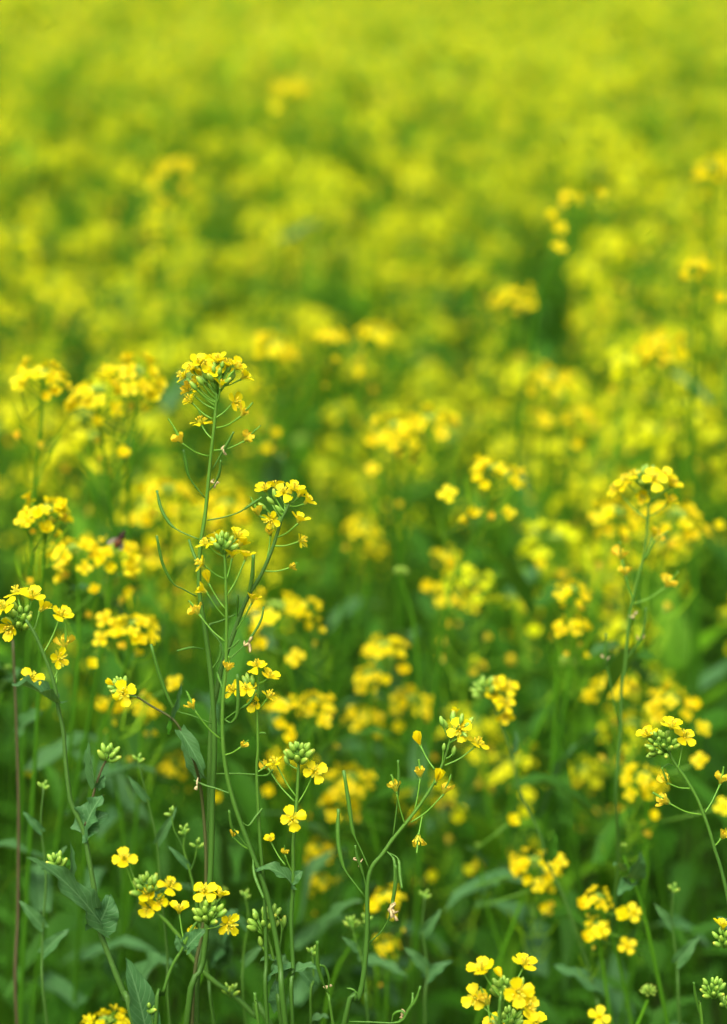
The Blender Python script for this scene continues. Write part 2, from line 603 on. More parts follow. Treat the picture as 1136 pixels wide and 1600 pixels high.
class Hero:
    def __init__(self, label, d, py0, group='rape plants at the front of the field'):
        self.d, self.py0, self.label, self.group = d, py0, label, group
        self.root = None

    def depth(self, py):
        return self.d + KD * (py - self.py0) / FPX * self.d

    def P(self, px, py, dz=0.0):
        return W(px, py, self.depth(py) + dz)

    def L(self, px, py, dz=0.0):
        return self.P(px, py, dz) - self.base

    def start(self, last, prev):
        a, b = self.P(*last), self.P(*prev)
        g = a + (a - b).normalized() * 0.25
        self.base = Vector((g.x, a.y + 0.06, 0.0))
        self.root = thing('rapeseed_plant', self.label, 'rape plant', self.base, self.group)

    def stem(self, pts, w=(6, 10), mat='stem', ground=False, dz=0.0, name='stem'):
        """pts from the top down, in photograph pixels; ground: carry it on to the soil"""
        if ground and self.root is None:
            self.start(pts[-1], pts[-2])
        q = []
        for i, p in enumerate(pts):
            q.append((*self.L(p[0], p[1], dz + (p[2] if len(p) > 2 else 0)), i / (len(pts) - 1)))
        if ground:
            e = Vector(q[-1][:3])
            q.append((*(e * 0.62 + Vector((0, 0, 0)) * .38 + Vector((0.012, 0, 0))), 1.1))
            q.append((*(e * 0.25), 1.25))
            q.append((0, 0, -0.01, 1.4))
        sp = spline(q, n=4 * len(q))
        m = self.d / FPX / 2
        r = [(w[0] + (w[1] - w[0]) * max(0, s[3])) * .80 * m * (1 + 0.05 * math.sin(i * 1.9)) for i, s in enumerate(sp)]
        r[0] *= 0.8
        mb = MB()
        v, f, t = tube(sp, r, 10, True, 0.06)
        mb.add(v, f, 0, t)
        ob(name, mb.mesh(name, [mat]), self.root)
        return pts

    def attach(self, st, px, py):
        """the point of the stem (pixels) from which a flower stalk rises at about 45 degrees"""
        best, bp = 1e9, None
        sp = spline([(p[0], p[1]) for p in st], n=8 * len(st))
        for i in range(len(sp) - 1):
            s = sp[i]
            up = sp[i] - sp[i + 1]
            up = up / (np.linalg.norm(up) + 1e-6)
            dv = np.array((px, py)) - s
            L = np.linalg.norm(dv) + 1e-6
            c = float(np.dot(dv, up) / L)
            e = abs(c - 0.62) * 60 + L * 0.12
            if e < best:
                best, bp = e, s
        return float(bp[0]), float(bp[1])

    def stalk(self, a, b, za, zb, w=2.4, name='flower_stalk', mat='stalk', sag=0.08):
        A, B = self.L(*a, za), self.L(*b, zb)
        mid = (A + B) / 2 + Vector((0, 0, -sag * (B - A).length))
        m = self.d / FPX / 2
        sp = spline([A, mid, B], n=6)
        mb = MB()
        v, f, t = tube(sp, [w * m * k for k in (1.25, 1.0, 0.95, 0.9, 0.9, 1.0, 1.2)[:len(sp)]], 6)
        mb.add(v, f, 0, t)
        return ob(name, mb.mesh(name, [mat]), self.root)

    def flower(self, kind, px, py, st, at=None, f=None, tip=None, s=1.0, dz=None, roll=None, z0=0.0):
        a = at or self.attach(st, px, py)
        L = math.hypot(px - a[0], py - a[1])
        s *= .89
        if dz is None:
            dz = RG.uniform(-.5, .5) * min(L, 45) / FPX * self.d
        dz += z0
        dx, dy = (px - a[0]) / (L + 1e-6), -(py - a[1]) / (L + 1e-6)
        if tip is not None:
            dx, dy = tip[0] - px, py - tip[1]
            k = math.hypot(dx, dy)
            ax = (dx / k, dy / k, 0.12)
        elif f is not None:
            ax = f
        else:
            ax = (dx * 0.85 + RG.uniform(-.2, .2), dy * 0.6 + 0.45, 0.25 + RG.uniform(-.15, .35))
        if kind == 's' and ax[2] > -.05:
            ax = (ax[0], ax[1], ax[2] + .22)
        z = camdir(ax)
        # the given pixel is the flower's middle: its base lies a little down the axis
        back = {'o': .0015, 's': .0015, 'n': .002, 'h': .003, 'c': .0042, 'w': .0035, 'b': .004}[kind]
        base = self.L(px, py, dz) - z * back * s
        if kind == 'b':
            o = ob('bud', RG.choice(BUDS[:2]), self.root, base - z * .0015, frame(z, RG.uniform(0, 6)), s)
        else:
            R = frame(z, RG.uniform(0, 6.28) if roll is None else roll)
            o = ob('flower', CORE[kind], self.root, base, R, s)
            for k in range(4):
                pr = Matrix.Rotation(rad(90 * k + RG.uniform(-10, 10)), 3, 'Z') @ Matrix.Rotation(rad(RG.uniform(-9, 9)), 3, 'Y')
                if kind == 'w' and RG.random() < .2 and k:
                    continue
                ob('petal', RG.choice(PET[kind]), o, (0, 0, 0), pr, RG.uniform(.9, 1.08))
        # stalk ends at the flower's base
        A = self.L(*a, z0)
        m = self.d / FPX / 2
        mid = (A + base) / 2 + Vector((0, 0, -0.07 * (base - A).length))
        sp = spline([A, mid, base + z * .0004], n=6)
        mb = MB()
        v, fc, t = tube(sp, [2.5 * m * k for k in (1.3, 1.05, 1.0, 0.95, 0.95, 1.05, 1.3)[:len(sp)]], 6)
        mb.add(v, fc, 0, t)
        ob('flower_stalk', mb.mesh('flower_stalk', ['stalk']), self.root)
        if tip is not None:
            T = self.L(tip[0], tip[1], dz)
            mb = MB()
            sp = spline([base, (base + T) / 2 + Vector((.0004, 0, .0003)), T - z * .0006, T], n=8)
            n = len(sp)
            v, fc, t = tube(sp, [m * (2.6 if i < n - 3 else 2.0) for i in range(n - 1)] + [m * 3.4], 6)
            mb.add(v, fc, 0, t)
            ob('seed_pod', mb.mesh('seed_pod', ['stalk']), self.root)
        return o

    def buds(self, px, py, r, n, up=(0, 1, .2), at=None, st=None, dz=0.0, s=1.0):
        """a dome of n buds, radius r pixels, opening along up"""
        z = camdir(up)
        R = frame(z)
        m = self.d / FPX
        c = self.L(px, py, dz)
        for i in range(n):
            th = math.acos(1 - (i + .5) / n * 1.15)
            ph = i * 2.399963 + RG.uniform(-.25, .25)
            d = R @ Vector((math.sin(th) * math.cos(ph), math.sin(th) * math.sin(ph), math.cos(th) + .25))
            d.normalize()
            me = BUDS[3] if i < n * .22 else BUDS[2] if i < n * .5 else RG.choice(BUDS[:2])
            L = {0: .0068, 1: .0074, 2: .0058, 3: .0049}[BUDS.index(me)] * s
            T = c + d * max(r * m * RG.uniform(.9, 1.15), .004)
            Q = c - z * (r * m * .85)
            e = (T - Q).normalized()
            p = T - e * L
            ob('bud', me, self.root, p, frame((e + d * .5).normalized(), RG.uniform(0, 6)), s)
            if (p - Q).length > .0015:
                mb = MB()
                v, f, t = tube([Q, Q * .45 + p * .55 + d * .0006, p + e * .0008], [.00042, .00038, .0005], 5)
                mb.add(v, f, 0, t)
                ob('bud_stalk', mb.mesh('bud_stalk', ['stalk']), self.root)

    def pod(self, pts, w=4.4, dz=None, stalk_to=0.42, z0=0.0):
        """pts from the stem to the tip; the stalk swells into the pod at stalk_to of the way"""
        e = RG.uniform(-.012, .012) if dz is None else dz
        w *= 1.28
        n = len(pts)
        q = [(*self.L(p[0], p[1], z0 + e * i / (n - 1)), i / (n - 1)) for i, p in enumerate(pts)]
        sp = spline(q, n=16)
        # arc length
        acc = [0.0]
        for i in range(1, len(sp)):
            acc.append(acc[-1] + float(np.linalg.norm(sp[i][:3] - sp[i - 1][:3])))
        m = self.d / FPX / 2
        r = []
        for a in acc:
            s = a / acc[-1]
            if s < stalk_to - .03:
                k = 2.3
            elif s < stalk_to + .02:
                k = 4.4
            elif s < .93:
                q_ = (s - stalk_to) / (.93 - stalk_to)
                k = w * (0.78 + 0.28 * math.sin(math.pi * q_)) * (1 + 0.06 * math.sin(q_ * 40))
            elif s < .985:
                k = w * .62
            else:
                k = w * .85
            r.append(k * m)
        mb = MB()
        v, f, t = tube(sp, r, 7)
        mb.add(v, f, 0, t)
        ob('seed_pod', mb.mesh('seed_pod', ['pod']), self.root)

    def dry(self, px, py, dz=0.0, s=1.0):
        ob('dried_petal', RG.choice(DRY), self.root, self.L(px, py, dz), frame((RG.uniform(-1, 1), RG.uniform(-1, 1), RG.uniform(-1, 1))), s)

    def leaf(self, a, b, wpx, face=(0, .5, .8), mat='leaf', dz=0.0, tipz=0.0, z0=0.0, **kw):
        A, B = self.L(*a, z0 + dz), self.L(*b, z0 + dz + tipz)
        d = B - A
        m = self.d / FPX
        me = leaf_mesh(mat, L=d.length * 1.04, Wd=wpx * m, seed=RG.randrange(999), **kw)
        n = camdir(face)
        ob('leaf', me, self.root, A, leaf_frame(d, n))


def FL(h, st, *items, z0=0.0):
    for it in items:
        o = dict(it[3]) if len(it) > 3 else {}
        h.flower(it[0], it[1], it[2], st, z0=z0, **o)


# --- tall plant left of centre, its domed head highest of the sharp ones
A = Hero('tallest sharp rape plant, long straight stem topped by a dome of yellow flowers', 1.30, 850)
sA = A.stem([(341, 603), (339, 614), (335, 662), (329, 716), (324, 769), (320, 808), (314, 847), (311, 885), (312, 929), (319, 974), (327, 1033), (333, 1099), (335, 1170), (332, 1240), (329, 1361), (317, 1502), (292, 1596)], (5.5, 13), 'stem', True)
FL(A, sA, ('s', 340, 565, dict(f=(.05, 1, .15))), ('s', 369, 575, dict(f=(.55, .8, .1))), ('h', 381, 588, dict(f=(.75, .75, .1))),
   ('s', 311, 569, dict(f=(-.1, .9, .35))), ('o', 321, 573, dict(f=(.0, .75, .7), at=(340, 618))), ('s', 301, 578, dict(f=(-.55, .8, .2))),
   ('n', 287, 588, dict(f=(-.85, .4, .2))), ('s', 331, 581, dict(f=(.15, .6, .6), at=(339, 615))), ('h', 346, 600, dict(f=(.25, .9, .1), at=(340, 628))),
   ('n', 305, 601, dict(f=(-.5, .3, .7), at=(338, 628))), ('w', 290, 607, dict(f=(-.7, .5, .2), at=(337, 640))),
   ('n', 297, 626, dict(f=(-.55, .6, .3), at=(332, 655))), ('s', 356, 571, dict(f=(.2, .9, .2))), ('h', 352, 578, dict(f=(.3, .8, -.3), dz=.012)),
   ('s', 366, 629, dict(f=(.7, .2, .3), at=(337, 653))), ('w', 381, 645, dict(tip=(395, 629), at=(338, 669))),
   ('o', 314, 661, dict(tip=(311, 641), at=(332, 686))), ('w', 281, 686, dict(tip=(263, 654), at=(326, 713))),
   ('w', 387, 684, dict(tip=(407, 665), at=(334, 704))),
   ('h', 328, 568, dict(f=(-.1, .9, -.4), dz=.014)), ('h', 312, 584, dict(f=(-.5, .7, -.4), dz=.012)))
A.buds(341, 593, 27, 16, (0, 1, .1), s=.95)
FL(A, sA, ('b', 318, 588, dict(at=(339, 618))), ('b', 310, 592, dict(at=(339, 624))), ('b', 300, 600, dict(at=(338, 630))), ('b', 343, 584, dict(at=(340, 612))))
A.pod([(333, 732), (348, 705), (357, 690), (365, 675)], 3.4)
A.dry(349, 705)
A.pod([(325, 768), (336, 755), (343, 738), (345, 719)], 3.4)
A.dry(337, 755)
A.pod([(320, 778), (297, 748), (291, 725), (287, 703)], 4.2, stalk_to=.5)
A.pod([(311, 843), (283, 831), (266, 819), (252, 795), (245, 766)], 4.2, stalk_to=.45)
A.pod([(324, 813), (350, 808), (372, 801), (390, 790), (409, 777)], 3.4, stalk_to=.7)
A.pod([(307, 932), (287, 921), (270, 911), (254, 880), (245, 837)], 3.8, stalk_to=.4)
A.pod([(318, 1014), (300, 1012), (277, 1017)], 3.2)
A.pod([(330, 1047), (342, 1030), (345, 1018), (344, 1008)], 3.4)
A.pod([(312, 900), (309, 881), (302, 864), (295, 843)], 4.0)
A.pod([(334, 1132), (300, 1118), (275, 1110), (262, 1088), (248, 1050), (236, 1007)], 4.4, dz=-.012, stalk_to=.36)
A.leaf((316, 1215), (284, 1148), 26, (-.5, .3, .8), wave=.12, fold=.5)

# --- second plant: flat-topped head in front of the tall stem
B = Hero('sharp rape plant whose flat bud-centred head overlaps the middle of the tallest stem', 1.285, 1000)
sB = B.stem([(350, 858), (352, 890), (354, 965), (353, 1040), (348, 1099), (348, 1155), (354, 1209), (369, 1266), (392, 1328), (413, 1385), (424, 1430), (438, 1510), (446, 1600)], (5, 12), 'stem', True)
B.buds(350, 850, 20, 14, (.05, 1, .15))
FL(B, sB, ('o', 323, 851, dict(f=(-.5, .8, .35))), ('s', 371, 839, dict(f=(.35, .9, .2))), ('h', 363, 866, dict(f=(.12, 1, .15), at=(354, 905))),
   ('h', 384, 868, dict(f=(.15, 1, .15), at=(355, 930))), ('n', 315, 881, dict(f=(-.8, .4, .3), at=(352, 905))), ('c', 324, 902, dict(f=(-.2, .95, .2), at=(353, 952))),
   ('h', 317, 922, dict(f=(-.85, .5, .1), at=(353, 966))), ('w', 306, 953, dict(tip=(296, 939), at=(351, 1002))), ('w', 356, 1042, dict(f=(.1, .9, .4), at=(352, 1062))),
   ('w', 300, 1101, dict(tip=(291, 1079), at=(346, 1156))), ('s', 338, 843, dict(f=(-.2, .9, -.3), dz=.01)), ('h', 376, 850, dict(f=(.4, .8, -.3), dz=.012)))
B.pod([(355, 1015), (364, 1010), (374, 1000)], 2.8)
B.pod([(355, 1032), (378, 1012), (396, 990), (408, 968), (412, 948)], 3.2, stalk_to=.4)
B.dry(389, 1004, s=1.5)
B.pod([(348, 1076), (343, 1062), (339, 1051)], 3)
B.pod([(351, 1124), (361, 1129), (370, 1118), (372, 1099), (372, 1076), (371, 1054)], 4.6, dz=-.01, stalk_to=.2)
B.pod([(350, 1125), (368, 1112), (386, 1101), (394, 1092), (400, 1078)], 3.6, stalk_to=.55)
B.pod([(392, 1329), (372, 1306), (362, 1292), (358, 1266)], 3.6)
FL(B, sB, ('w', 365, 1304, dict(s=.7, f=(.2, .6, .6), at=(389, 1327))), ('w', 380, 1164, dict(s=.7, f=(.6, .6, .4), at=(350, 1180))))
B.pod([(376, 1283), (388, 1290), (399, 1277), (410, 1263)], 3.2)
B.pod([(360, 1240), (338, 1232), (320, 1227), (303, 1219)], 2.6)
B.dry(308, 1228)
B.pod([(395, 1340), (398, 1368), (412, 1404)], 4, stalk_to=.2)

# --- arching branch to the right of the tall stem
C = Hero('sharp rape plant arching to the right, rounded flower head on a slanting dark stem', 1.31, 900)
sC = C.stem([(452, 786), (446, 800), (439, 814), (427, 853), (409, 896), (391, 926), (377, 956), (362, 998), (347, 1040), (339, 1078), (331, 1120), (328, 1200), (326, 1349), (318, 1470), (306, 1600)], (5.5, 13), 'stem_dark', True)
FL(C, sC, ('s', 415, 766, dict(f=(-.3, .9, .3))), ('o', 443, 770, dict(f=(-.1, .6, .8), roll=.5, at=(446, 800))), ('s', 459, 765, dict(f=(.2, .9, .25))), ('h', 480, 782, dict(f=(.65, .7, .2), s=1.1)),
   ('h', 468, 812, dict(f=(.35, .85, .2), at=(432, 840))), ('w', 402, 799, dict(f=(-.1, -.5, .6), tip=(391, 776), at=(441, 812))), ('n', 424, 812, dict(f=(-.3, -.2, 1), at=(437, 822), s=1.1)),
   ('w', 421, 831, dict(f=(-.2, .7, .4), s=.9, at=(418, 870))), ('n', 470, 845, dict(f=(.8, .35, .3), at=(427, 853))), ('w', 456, 885, dict(f=(.7, .5, .3), s=.65, at=(411, 892))),
   ('b', 406, 788, dict(f=(-.75, .6, .1), at=(440, 812))), ('b', 419, 779, dict(f=(-.7, .7, .2), at=(442, 806))), ('b', 432, 792, dict(f=(-.6, .6, .3), at=(443, 806))), ('b', 428, 768, dict(f=(-.2, .9, .2), at=(445, 800))),
   ('s', 432, 762, dict(f=(-.1, .9, -.2), dz=.01)), ('h', 468, 772, dict(f=(.4, .8, -.3), dz=.012)),
   ('h', 395, 936, dict(f=(.25, .95, .1), at=(362, 992))))
C.pod([(381, 953), (389, 925), (394, 900), (396, 867)], 5, stalk_to=.3)
C.pod([(371, 966), (371, 948), (372, 930)], 3.4)
C.pod([(350, 1030), (344, 1004), (326, 979), (346, 970), (368, 960)], 2.4, stalk_to=.6)

# --- slender stem with the small open head at its side
D = Hero('sharp slender rape plant with a loose cluster of open flowers midway up the left half', 1.295, 1100)
sD = D.stem([(405, 1058), (403, 1080), (402, 1105), (403, 1170), (401, 1200), (404, 1275), (408, 1335), (413, 1394), (416, 1500), (418, 1600)], (4.5, 8.5), 'stem', True)
FL(D, sD, ('o', 402, 1041, dict(f=(-.1, .85, .45))), ('s', 420, 1058, dict(f=(.5, .8, .2))), ('o', 366, 1079, dict(f=(-.6, .6, .5), at=(402, 1098))), ('o', 385, 1077, dict(f=(-.1, .5, .8), at=(403, 1100))),
   ('n', 420, 1088, dict(f=(.5, .8, .2), at=(402, 1108))), ('h', 398, 1097, dict(f=(-.3, -.2, .9), at=(402, 1112))), ('b', 394, 1058, dict(f=(-.1, 1, .1), at=(403, 1085))),
   ('b', 381, 1060, dict(f=(-.4, .8, -.3), dz=.012)), ('b', 386, 1056, dict(f=(-.2, .9, -.3), dz=.014)), ('h', 419, 1194, dict(s=.01, dz=0)))
D.pod([(403, 1148), (409, 1145), (415, 1146)], 2.2)
D.pod([(399, 1210), (370, 1209), (338, 1209)], 2.4)
D.pod([(402, 1212), (418, 1211), (426, 1203)], 3)

# --- bud-topped plant
E = Hero('sharp rape plant topped by a tight knob of green buds with open flowers just below', 1.30, 1250)
sE = E.stem([(467, 1184), (466, 1210), (465, 1230), (462, 1275), (458, 1319), (458, 1379), (455, 1440), (458, 1515), (457, 1600)], (6, 9), 'stem', True)
E.buds(467, 1178, 21, 15, (0, 1, .25), s=1.15)
FL(E, sE, ('o', 491, 1206, dict(f=(.15, .35, .9), roll=.3, at=(465, 1256), s=1.1)), ('n', 430, 1192, dict(f=(-.6, .8, .3), at=(463, 1245))), ('w', 414, 1196, dict(f=(-.6, .6, .2), at=(460, 1252), s=.8)),
   ('o', 457, 1279, dict(f=(-.05, .12, 1), roll=.25, at=(459, 1292), s=1.12, dz=-.012)), ('h', 422, 1312, dict(f=(-.2, .7, .6), at=(446, 1352), s=.8)), ('w', 445, 1331, dict(f=(0, .9, .3), s=.6, at=(457, 1362))),
   ('b', 446, 1184, dict(f=(-.4, .9, .2))))
E.leaf((458, 1382), (406, 1344), 34, (.2, .75, .6), bend=1.2, wave=.14, tipz=-.01)
E.leaf((456, 1376), (473, 1360), 22, (.3, .5, .8), bend=.8)
E.leaf((457, 1512), (408, 1530), 24, (-.1, .9, .4), bend=1.1)
E.leaf((457, 1520), (500, 1508), 26, (.1, .9, .4), bend=.8)

# --- bent stem in the middle with seed pods
F = Hero('sharp rape plant bent to the right with hanging wilted flowers and long seed pods', 1.30, 1280)
sF = F.stem([(705, 1148), (700, 1168), (690, 1197), (679, 1222), (658, 1255), (636, 1284), (613, 1312), (598, 1334), (581, 1355), (574, 1385), (574, 1440), (572, 1485), (567, 1530), (558, 1565), (537, 1604)], (4.5, 12), 'stem', True)
FL(F, sF, ('o', 718, 1140, dict(f=(-.05, .3, .95), roll=.35, s=1.18, at=(702, 1162))), ('o', 745, 1163, dict(f=(.4, .75, .3), s=1.1, at=(695, 1196))),
   ('c', 653, 1155, dict(f=(-.35, .9, .2), s=1.15, at=(679, 1202))), ('w', 656, 1206, dict(tip=(654, 1187), at=(648, 1266), s=1.1)),
   ('c', 685, 1213, dict(f=(.3, .8, .5), at=(681, 1226), s=1.15, dz=-.008)), ('w', 696, 1233, dict(tip=(705, 1210), at=(642, 1285), s=1.1)),
   ('w', 617, 1229, dict(tip=(612, 1211), at=(633, 1289), s=1.1)), ('w', 653, 1313, dict(tip=(651, 1330), at=(660, 1272), s=1.1)))
FL(F, sF, ('b', 689, 1122, dict(f=(-.25, 1, 0), at=(702, 1155))), ('b', 694, 1128, dict(f=(-.4, .9, .3))), ('b', 708, 1117, dict(f=(.05, 1, 0), s=1.2)), ('h', 711, 1112, dict(f=(.1, 1, -.1), s=.6)),
   ('b', 722, 1118, dict(f=(.2, 1, -.2))), ('b', 737, 1124, dict(f=(.6, .8, .1), s=1.1)), ('b', 733, 1130, dict(f=(.7, .7, .2), s=1.1)), ('b', 694, 1163, dict(f=(.1, 1, .2), at=(691, 1194), s=.8)),
   ('b', 710, 1169, dict(f=(.2, 1, .2), at=(697, 1185), s=.9)), ('b', 697, 1142, dict(f=(-.4, .6, .4), s=.8)), ('b', 728, 1150, dict(f=(.3, -.3, .3), s=.7)))
F.pod([(614, 1308), (620, 1262), (622, 1235), (623, 1210), (622, 1188)], 3.8, stalk_to=.55)
F.pod([(577, 1358), (564, 1328), (552, 1301), (547, 1270), (544, 1248), (537, 1204)], 5.2, stalk_to=.36)
F.pod([(571, 1402), (551, 1376), (537, 1355), (529, 1319), (528, 1290), (529, 1264)], 5.6, stalk_to=.38)
F.pod([(574, 1394), (569, 1372), (564, 1355), (558, 1338), (555, 1321)], 3.6)
F.dry(559, 1345)
F.pod([(604, 1330), (611, 1337), (616, 1345), (618, 1370), (616, 1395), (612, 1419)], 4.6, dz=-.01, stalk_to=.2)
F.pod([(606, 1332), (622, 1342), (625, 1368), (628, 1388)], 4.2, dz=-.012, stalk_to=.35)
F.pod([(576, 1474), (596, 1455), (610, 1430), (614, 1406), (619, 1375), (618, 1352)], 4.4, dz=-.015, stalk_to=.38)
F.dry(614, 1428, -.015, 1.7)
F.dry(615, 1422, -.015, 1.3)
F.pod([(559, 1552), (551, 1546), (542, 1544)], 2.4)
F.pod([(543, 1596), (580, 1597), (624, 1597), (639, 1577), (650, 1562), (657, 1541)], 4.4, stalk_to=.55)
F.pod([(622, 1597), (636, 1582), (644, 1568), (645, 1551)], 4, stalk_to=.3)
F.pod([(612, 1597), (616, 1584), (628, 1580), (634, 1588)], 3.4, stalk_to=.3)
F.dry(630, 1586)

# --- small pod-bearing shoot on the bottom edge
Pd = Hero('sharp bare shoot with pale-tipped seed pod at bottom edge below the knob of buds', 1.29, 1530)
sP = Pd.stem([(511, 1548), (516, 1575), (521, 1604)], (3.6, 6), 'stem', True)
Pd.pod([(511, 1550), (503, 1530), (497, 1509), (496, 1490), (496, 1471)], 5, stalk_to=.2)
Pd.pod([(512, 1552), (514, 1530), (508, 1512), (500, 1508)], 3.6)
Pd.dry(512, 1541, s=.9)
Pt = Hero('thin sharp pod upright on the bottom edge, left of the knob-topped plant', 1.29, 1580)
Pt.stem([(403, 1590), (404, 1598), (405, 1606)], (3, 5), 'stem', True)
Pt.pod([(404, 1600), (402, 1585), (398, 1551)], 5, stalk_to=.1)

# --- left-hand plant with purple side shoots
G = Hero('dark-stemmed rape plant at left edge with clasping blue-green leaves, purple side shoots', 1.28, 1250)
sG = G.stem([(40, 968), (54, 990), (66, 1017), (77, 1044), (86, 1075), (91, 1107), (99, 1144), (102, 1184), (108, 1239), (113, 1259), (130, 1297), (139, 1343), (148, 1396), (153, 1445), (176, 1509), (197, 1562), (210, 1604)], (6, 12), 'stem_dark', True)
zG = .03
FL(G, [(40, 968), (54, 990), (66, 1017)], ('s', 50, 934, dict(f=(.1, .9, .3), s=1.25)), ('o', 26, 927, dict(f=(-.2, .9, .1), s=1.1, dz=.02)), ('o', 8, 950, dict(f=(-.5, .6, .5), s=1.2)), ('h', 16, 980, dict(f=(-.3, -.4, .7), s=1.3)), ('h', 66, 950, dict(f=(.5, .7, -.2), s=1.1, dz=.02)), z0=.012)
G.buds(30, 968, 24, 14, (-.1, .9, .4), s=1.1, dz=.012)
FL(G, sG, ('s', 95, 963, dict(f=(.5, .8, .3), at=(68, 1020), s=1.15)), ('w', 102, 1003, dict(tip=(103, 976), at=(84, 1062), s=1.25)), ('n', 92, 1029, dict(f=(.5, .1, .9), at=(88, 1068), s=1.2)),
   ('o', 50, 1060, dict(f=(.1, .5, .8), s=1.05, at=(84, 1086), tip=None)))
G.leaf((86, 1098), (16, 1077), 56, (-.1, .75, .5), bend=.3, fold=.55, tipz=-.02)
G.leaf((86, 1092), (70, 1078), 22, (.3, .6, .6), bend=.3)
G.leaf((131, 1296), (164, 1244), 54, (-.6, .1, .8), wave=.14, fold=.5, bend=.3)
G.leaf((128, 1302), (168, 1268), 44, (.1, .5, .8), wave=.16, fold=.3, bend=.9)
st = G.stem([(171, 1180), (160, 1199), (150, 1227), (142, 1256), (133, 1290)], (4, 6), 'stem_purple', name='branch')
G.buds(170, 1178, 17, 9, (.25, 1, .2), s=1.1)
G.leaf((150, 1230), (148, 1154), 26, (-.7, .0, .7), fold=.6, bend=.25, wave=.05)
G.leaf((151, 1230), (163, 1210), 20, (.6, .2, .7), fold=.5)
G.leaf((160, 1446), (40, 1346), 54, (-.25, .66, .65), wave=.13, bend=.35, fold=.25, clasp=.7, nu=16, nv=9, tipz=-.03)
G.leaf((152, 1448), (174, 1398), 58, (.5, .3, .8), wave=.1, bend=.7)
G.stem([(90, 1348), (100, 1366), (116, 1389), (132, 1412), (144, 1433)], (4, 6), 'stem_purple', name='branch')
G.buds(88, 1345, 15, 8, (-.2, 1, .2), s=1.1)
G.leaf((110, 1376), (103, 1316), 17, (.7, .1, .6), fold=.6, bend=.2)

# --- low plant whose head is full of buds near the bottom left
H = Hero('low sharp rape plant near bottom left, bud cluster with bright flowers above small bracts', 1.275, 1440)
sH = H.stem([(322, 1424), (313, 1436), (299, 1452), (285, 1482), (268, 1512), (254, 1555), (243, 1604)], (5, 8), 'stem', True)
H.buds(328, 1428, 24, 18, (.15, 1, .4), s=1.1)
FL(H, sH, ('o', 320, 1393, dict(f=(0, .55, .75), s=1.2, at=(318, 1430))), ('h', 345, 1398, dict(f=(.3, .9, .2), at=(322, 1428))), ('n', 357, 1444, dict(f=(.35, -.05, .9), s=1.3, at=(300, 1452), roll=.6)),
   ('h', 280, 1421, dict(f=(0, .9, .4), s=1.2, at=(288, 1474))), ('s', 302, 1456, dict(s=.6, f=(-.2, .6, .5), dz=.01)))
H.leaf((292, 1480), (322, 1452), 36, (.0, .5, .8), fold=.5, bend=.3)
H.leaf((286, 1482), (276, 1460), 20, (-.4, .4, .7), fold=.5, bend=.5)
H.leaf((288, 1484), (310, 1478), 14, (.1, .9, .3), fold=.3)
H.leaf((228, 1610), (191, 1500), 60, (.45, .3, .8), fold=.4, bend=.3, wave=.04, nu=14)
H.buds(234, 1572, 10, 5, (.1, 1, .2))
H.stem([(236, 1580), (240, 1604)], (3, 4), name='branch')

# --- plant behind it, stem slanting across
K2 = Hero('rape plant behind the low bud-topped one, thick stem slanting down to the right', 1.36, 1420)
sK = K2.stem([(240, 1400), (246, 1425), (262, 1442), (283, 1468), (300, 1497), (330, 1530), (365, 1555), (400, 1588), (425, 1606)], (6, 12), 'stem', True)
K2.buds(228, 1385, 22, 12, (-.3, 1, .3), s=1.2)
FL(K2, sK, ('h', 232, 1395, dict(f=(-.2, .3, 1), s=1.2)), ('h', 249, 1408, dict(f=(.1, .1, 1), s=1.1)), ('o', 264, 1385, dict(f=(.3, .7, .5), s=1.15)), ('o', 194, 1344, dict(f=(0, .6, .7), s=1.2, at=(222, 1412))), ('s', 232, 1418, dict(f=(-.2, -.1, .7))))
K2.stem([(202, 1352), (212, 1378), (228, 1410), (255, 1435)], (3, 5), name='branch')
K2.buds(360, 1548, 14, 7, (0, 1, .3), s=.8)

# --- single open flower on an arching purple twig
I = Hero('single open flower with buds ending an arching purple twig left of the tall stem', 1.29, 1100)
sI = I.stem([(196, 1083), (214, 1089), (238, 1104), (264, 1119), (280, 1136), (296, 1170, .004), (308, 1205, .012), (316, 1250, .022), (322, 1340, .022), (318, 1440, .022), (300, 1604, .022)], (3.5, 8), 'stem_brown', True)
FL(I, sI, ('o', 194, 1083, dict(f=(-.15, .15, .95), s=1.12, roll=.3, at=(214, 1089), dz=-.006)))
I.buds(186, 1073, 17, 9, (-.6, .7, .3), s=.9)
FL(I, sI, ('c', 172, 1067, dict(f=(-.8, .5, .2), s=.8, at=(205, 1086))))
I.leaf((266, 1124), (276, 1063), 15, (.7, .1, .6), fold=.5, bend=.2)
I.leaf((268, 1128), (264, 1150), 12, (-.5, .2, .8), mat='leaf_low')
I.leaf((280, 1140), (318, 1212), 30, (.3, .4, .8), fold=.5, bend=.5)

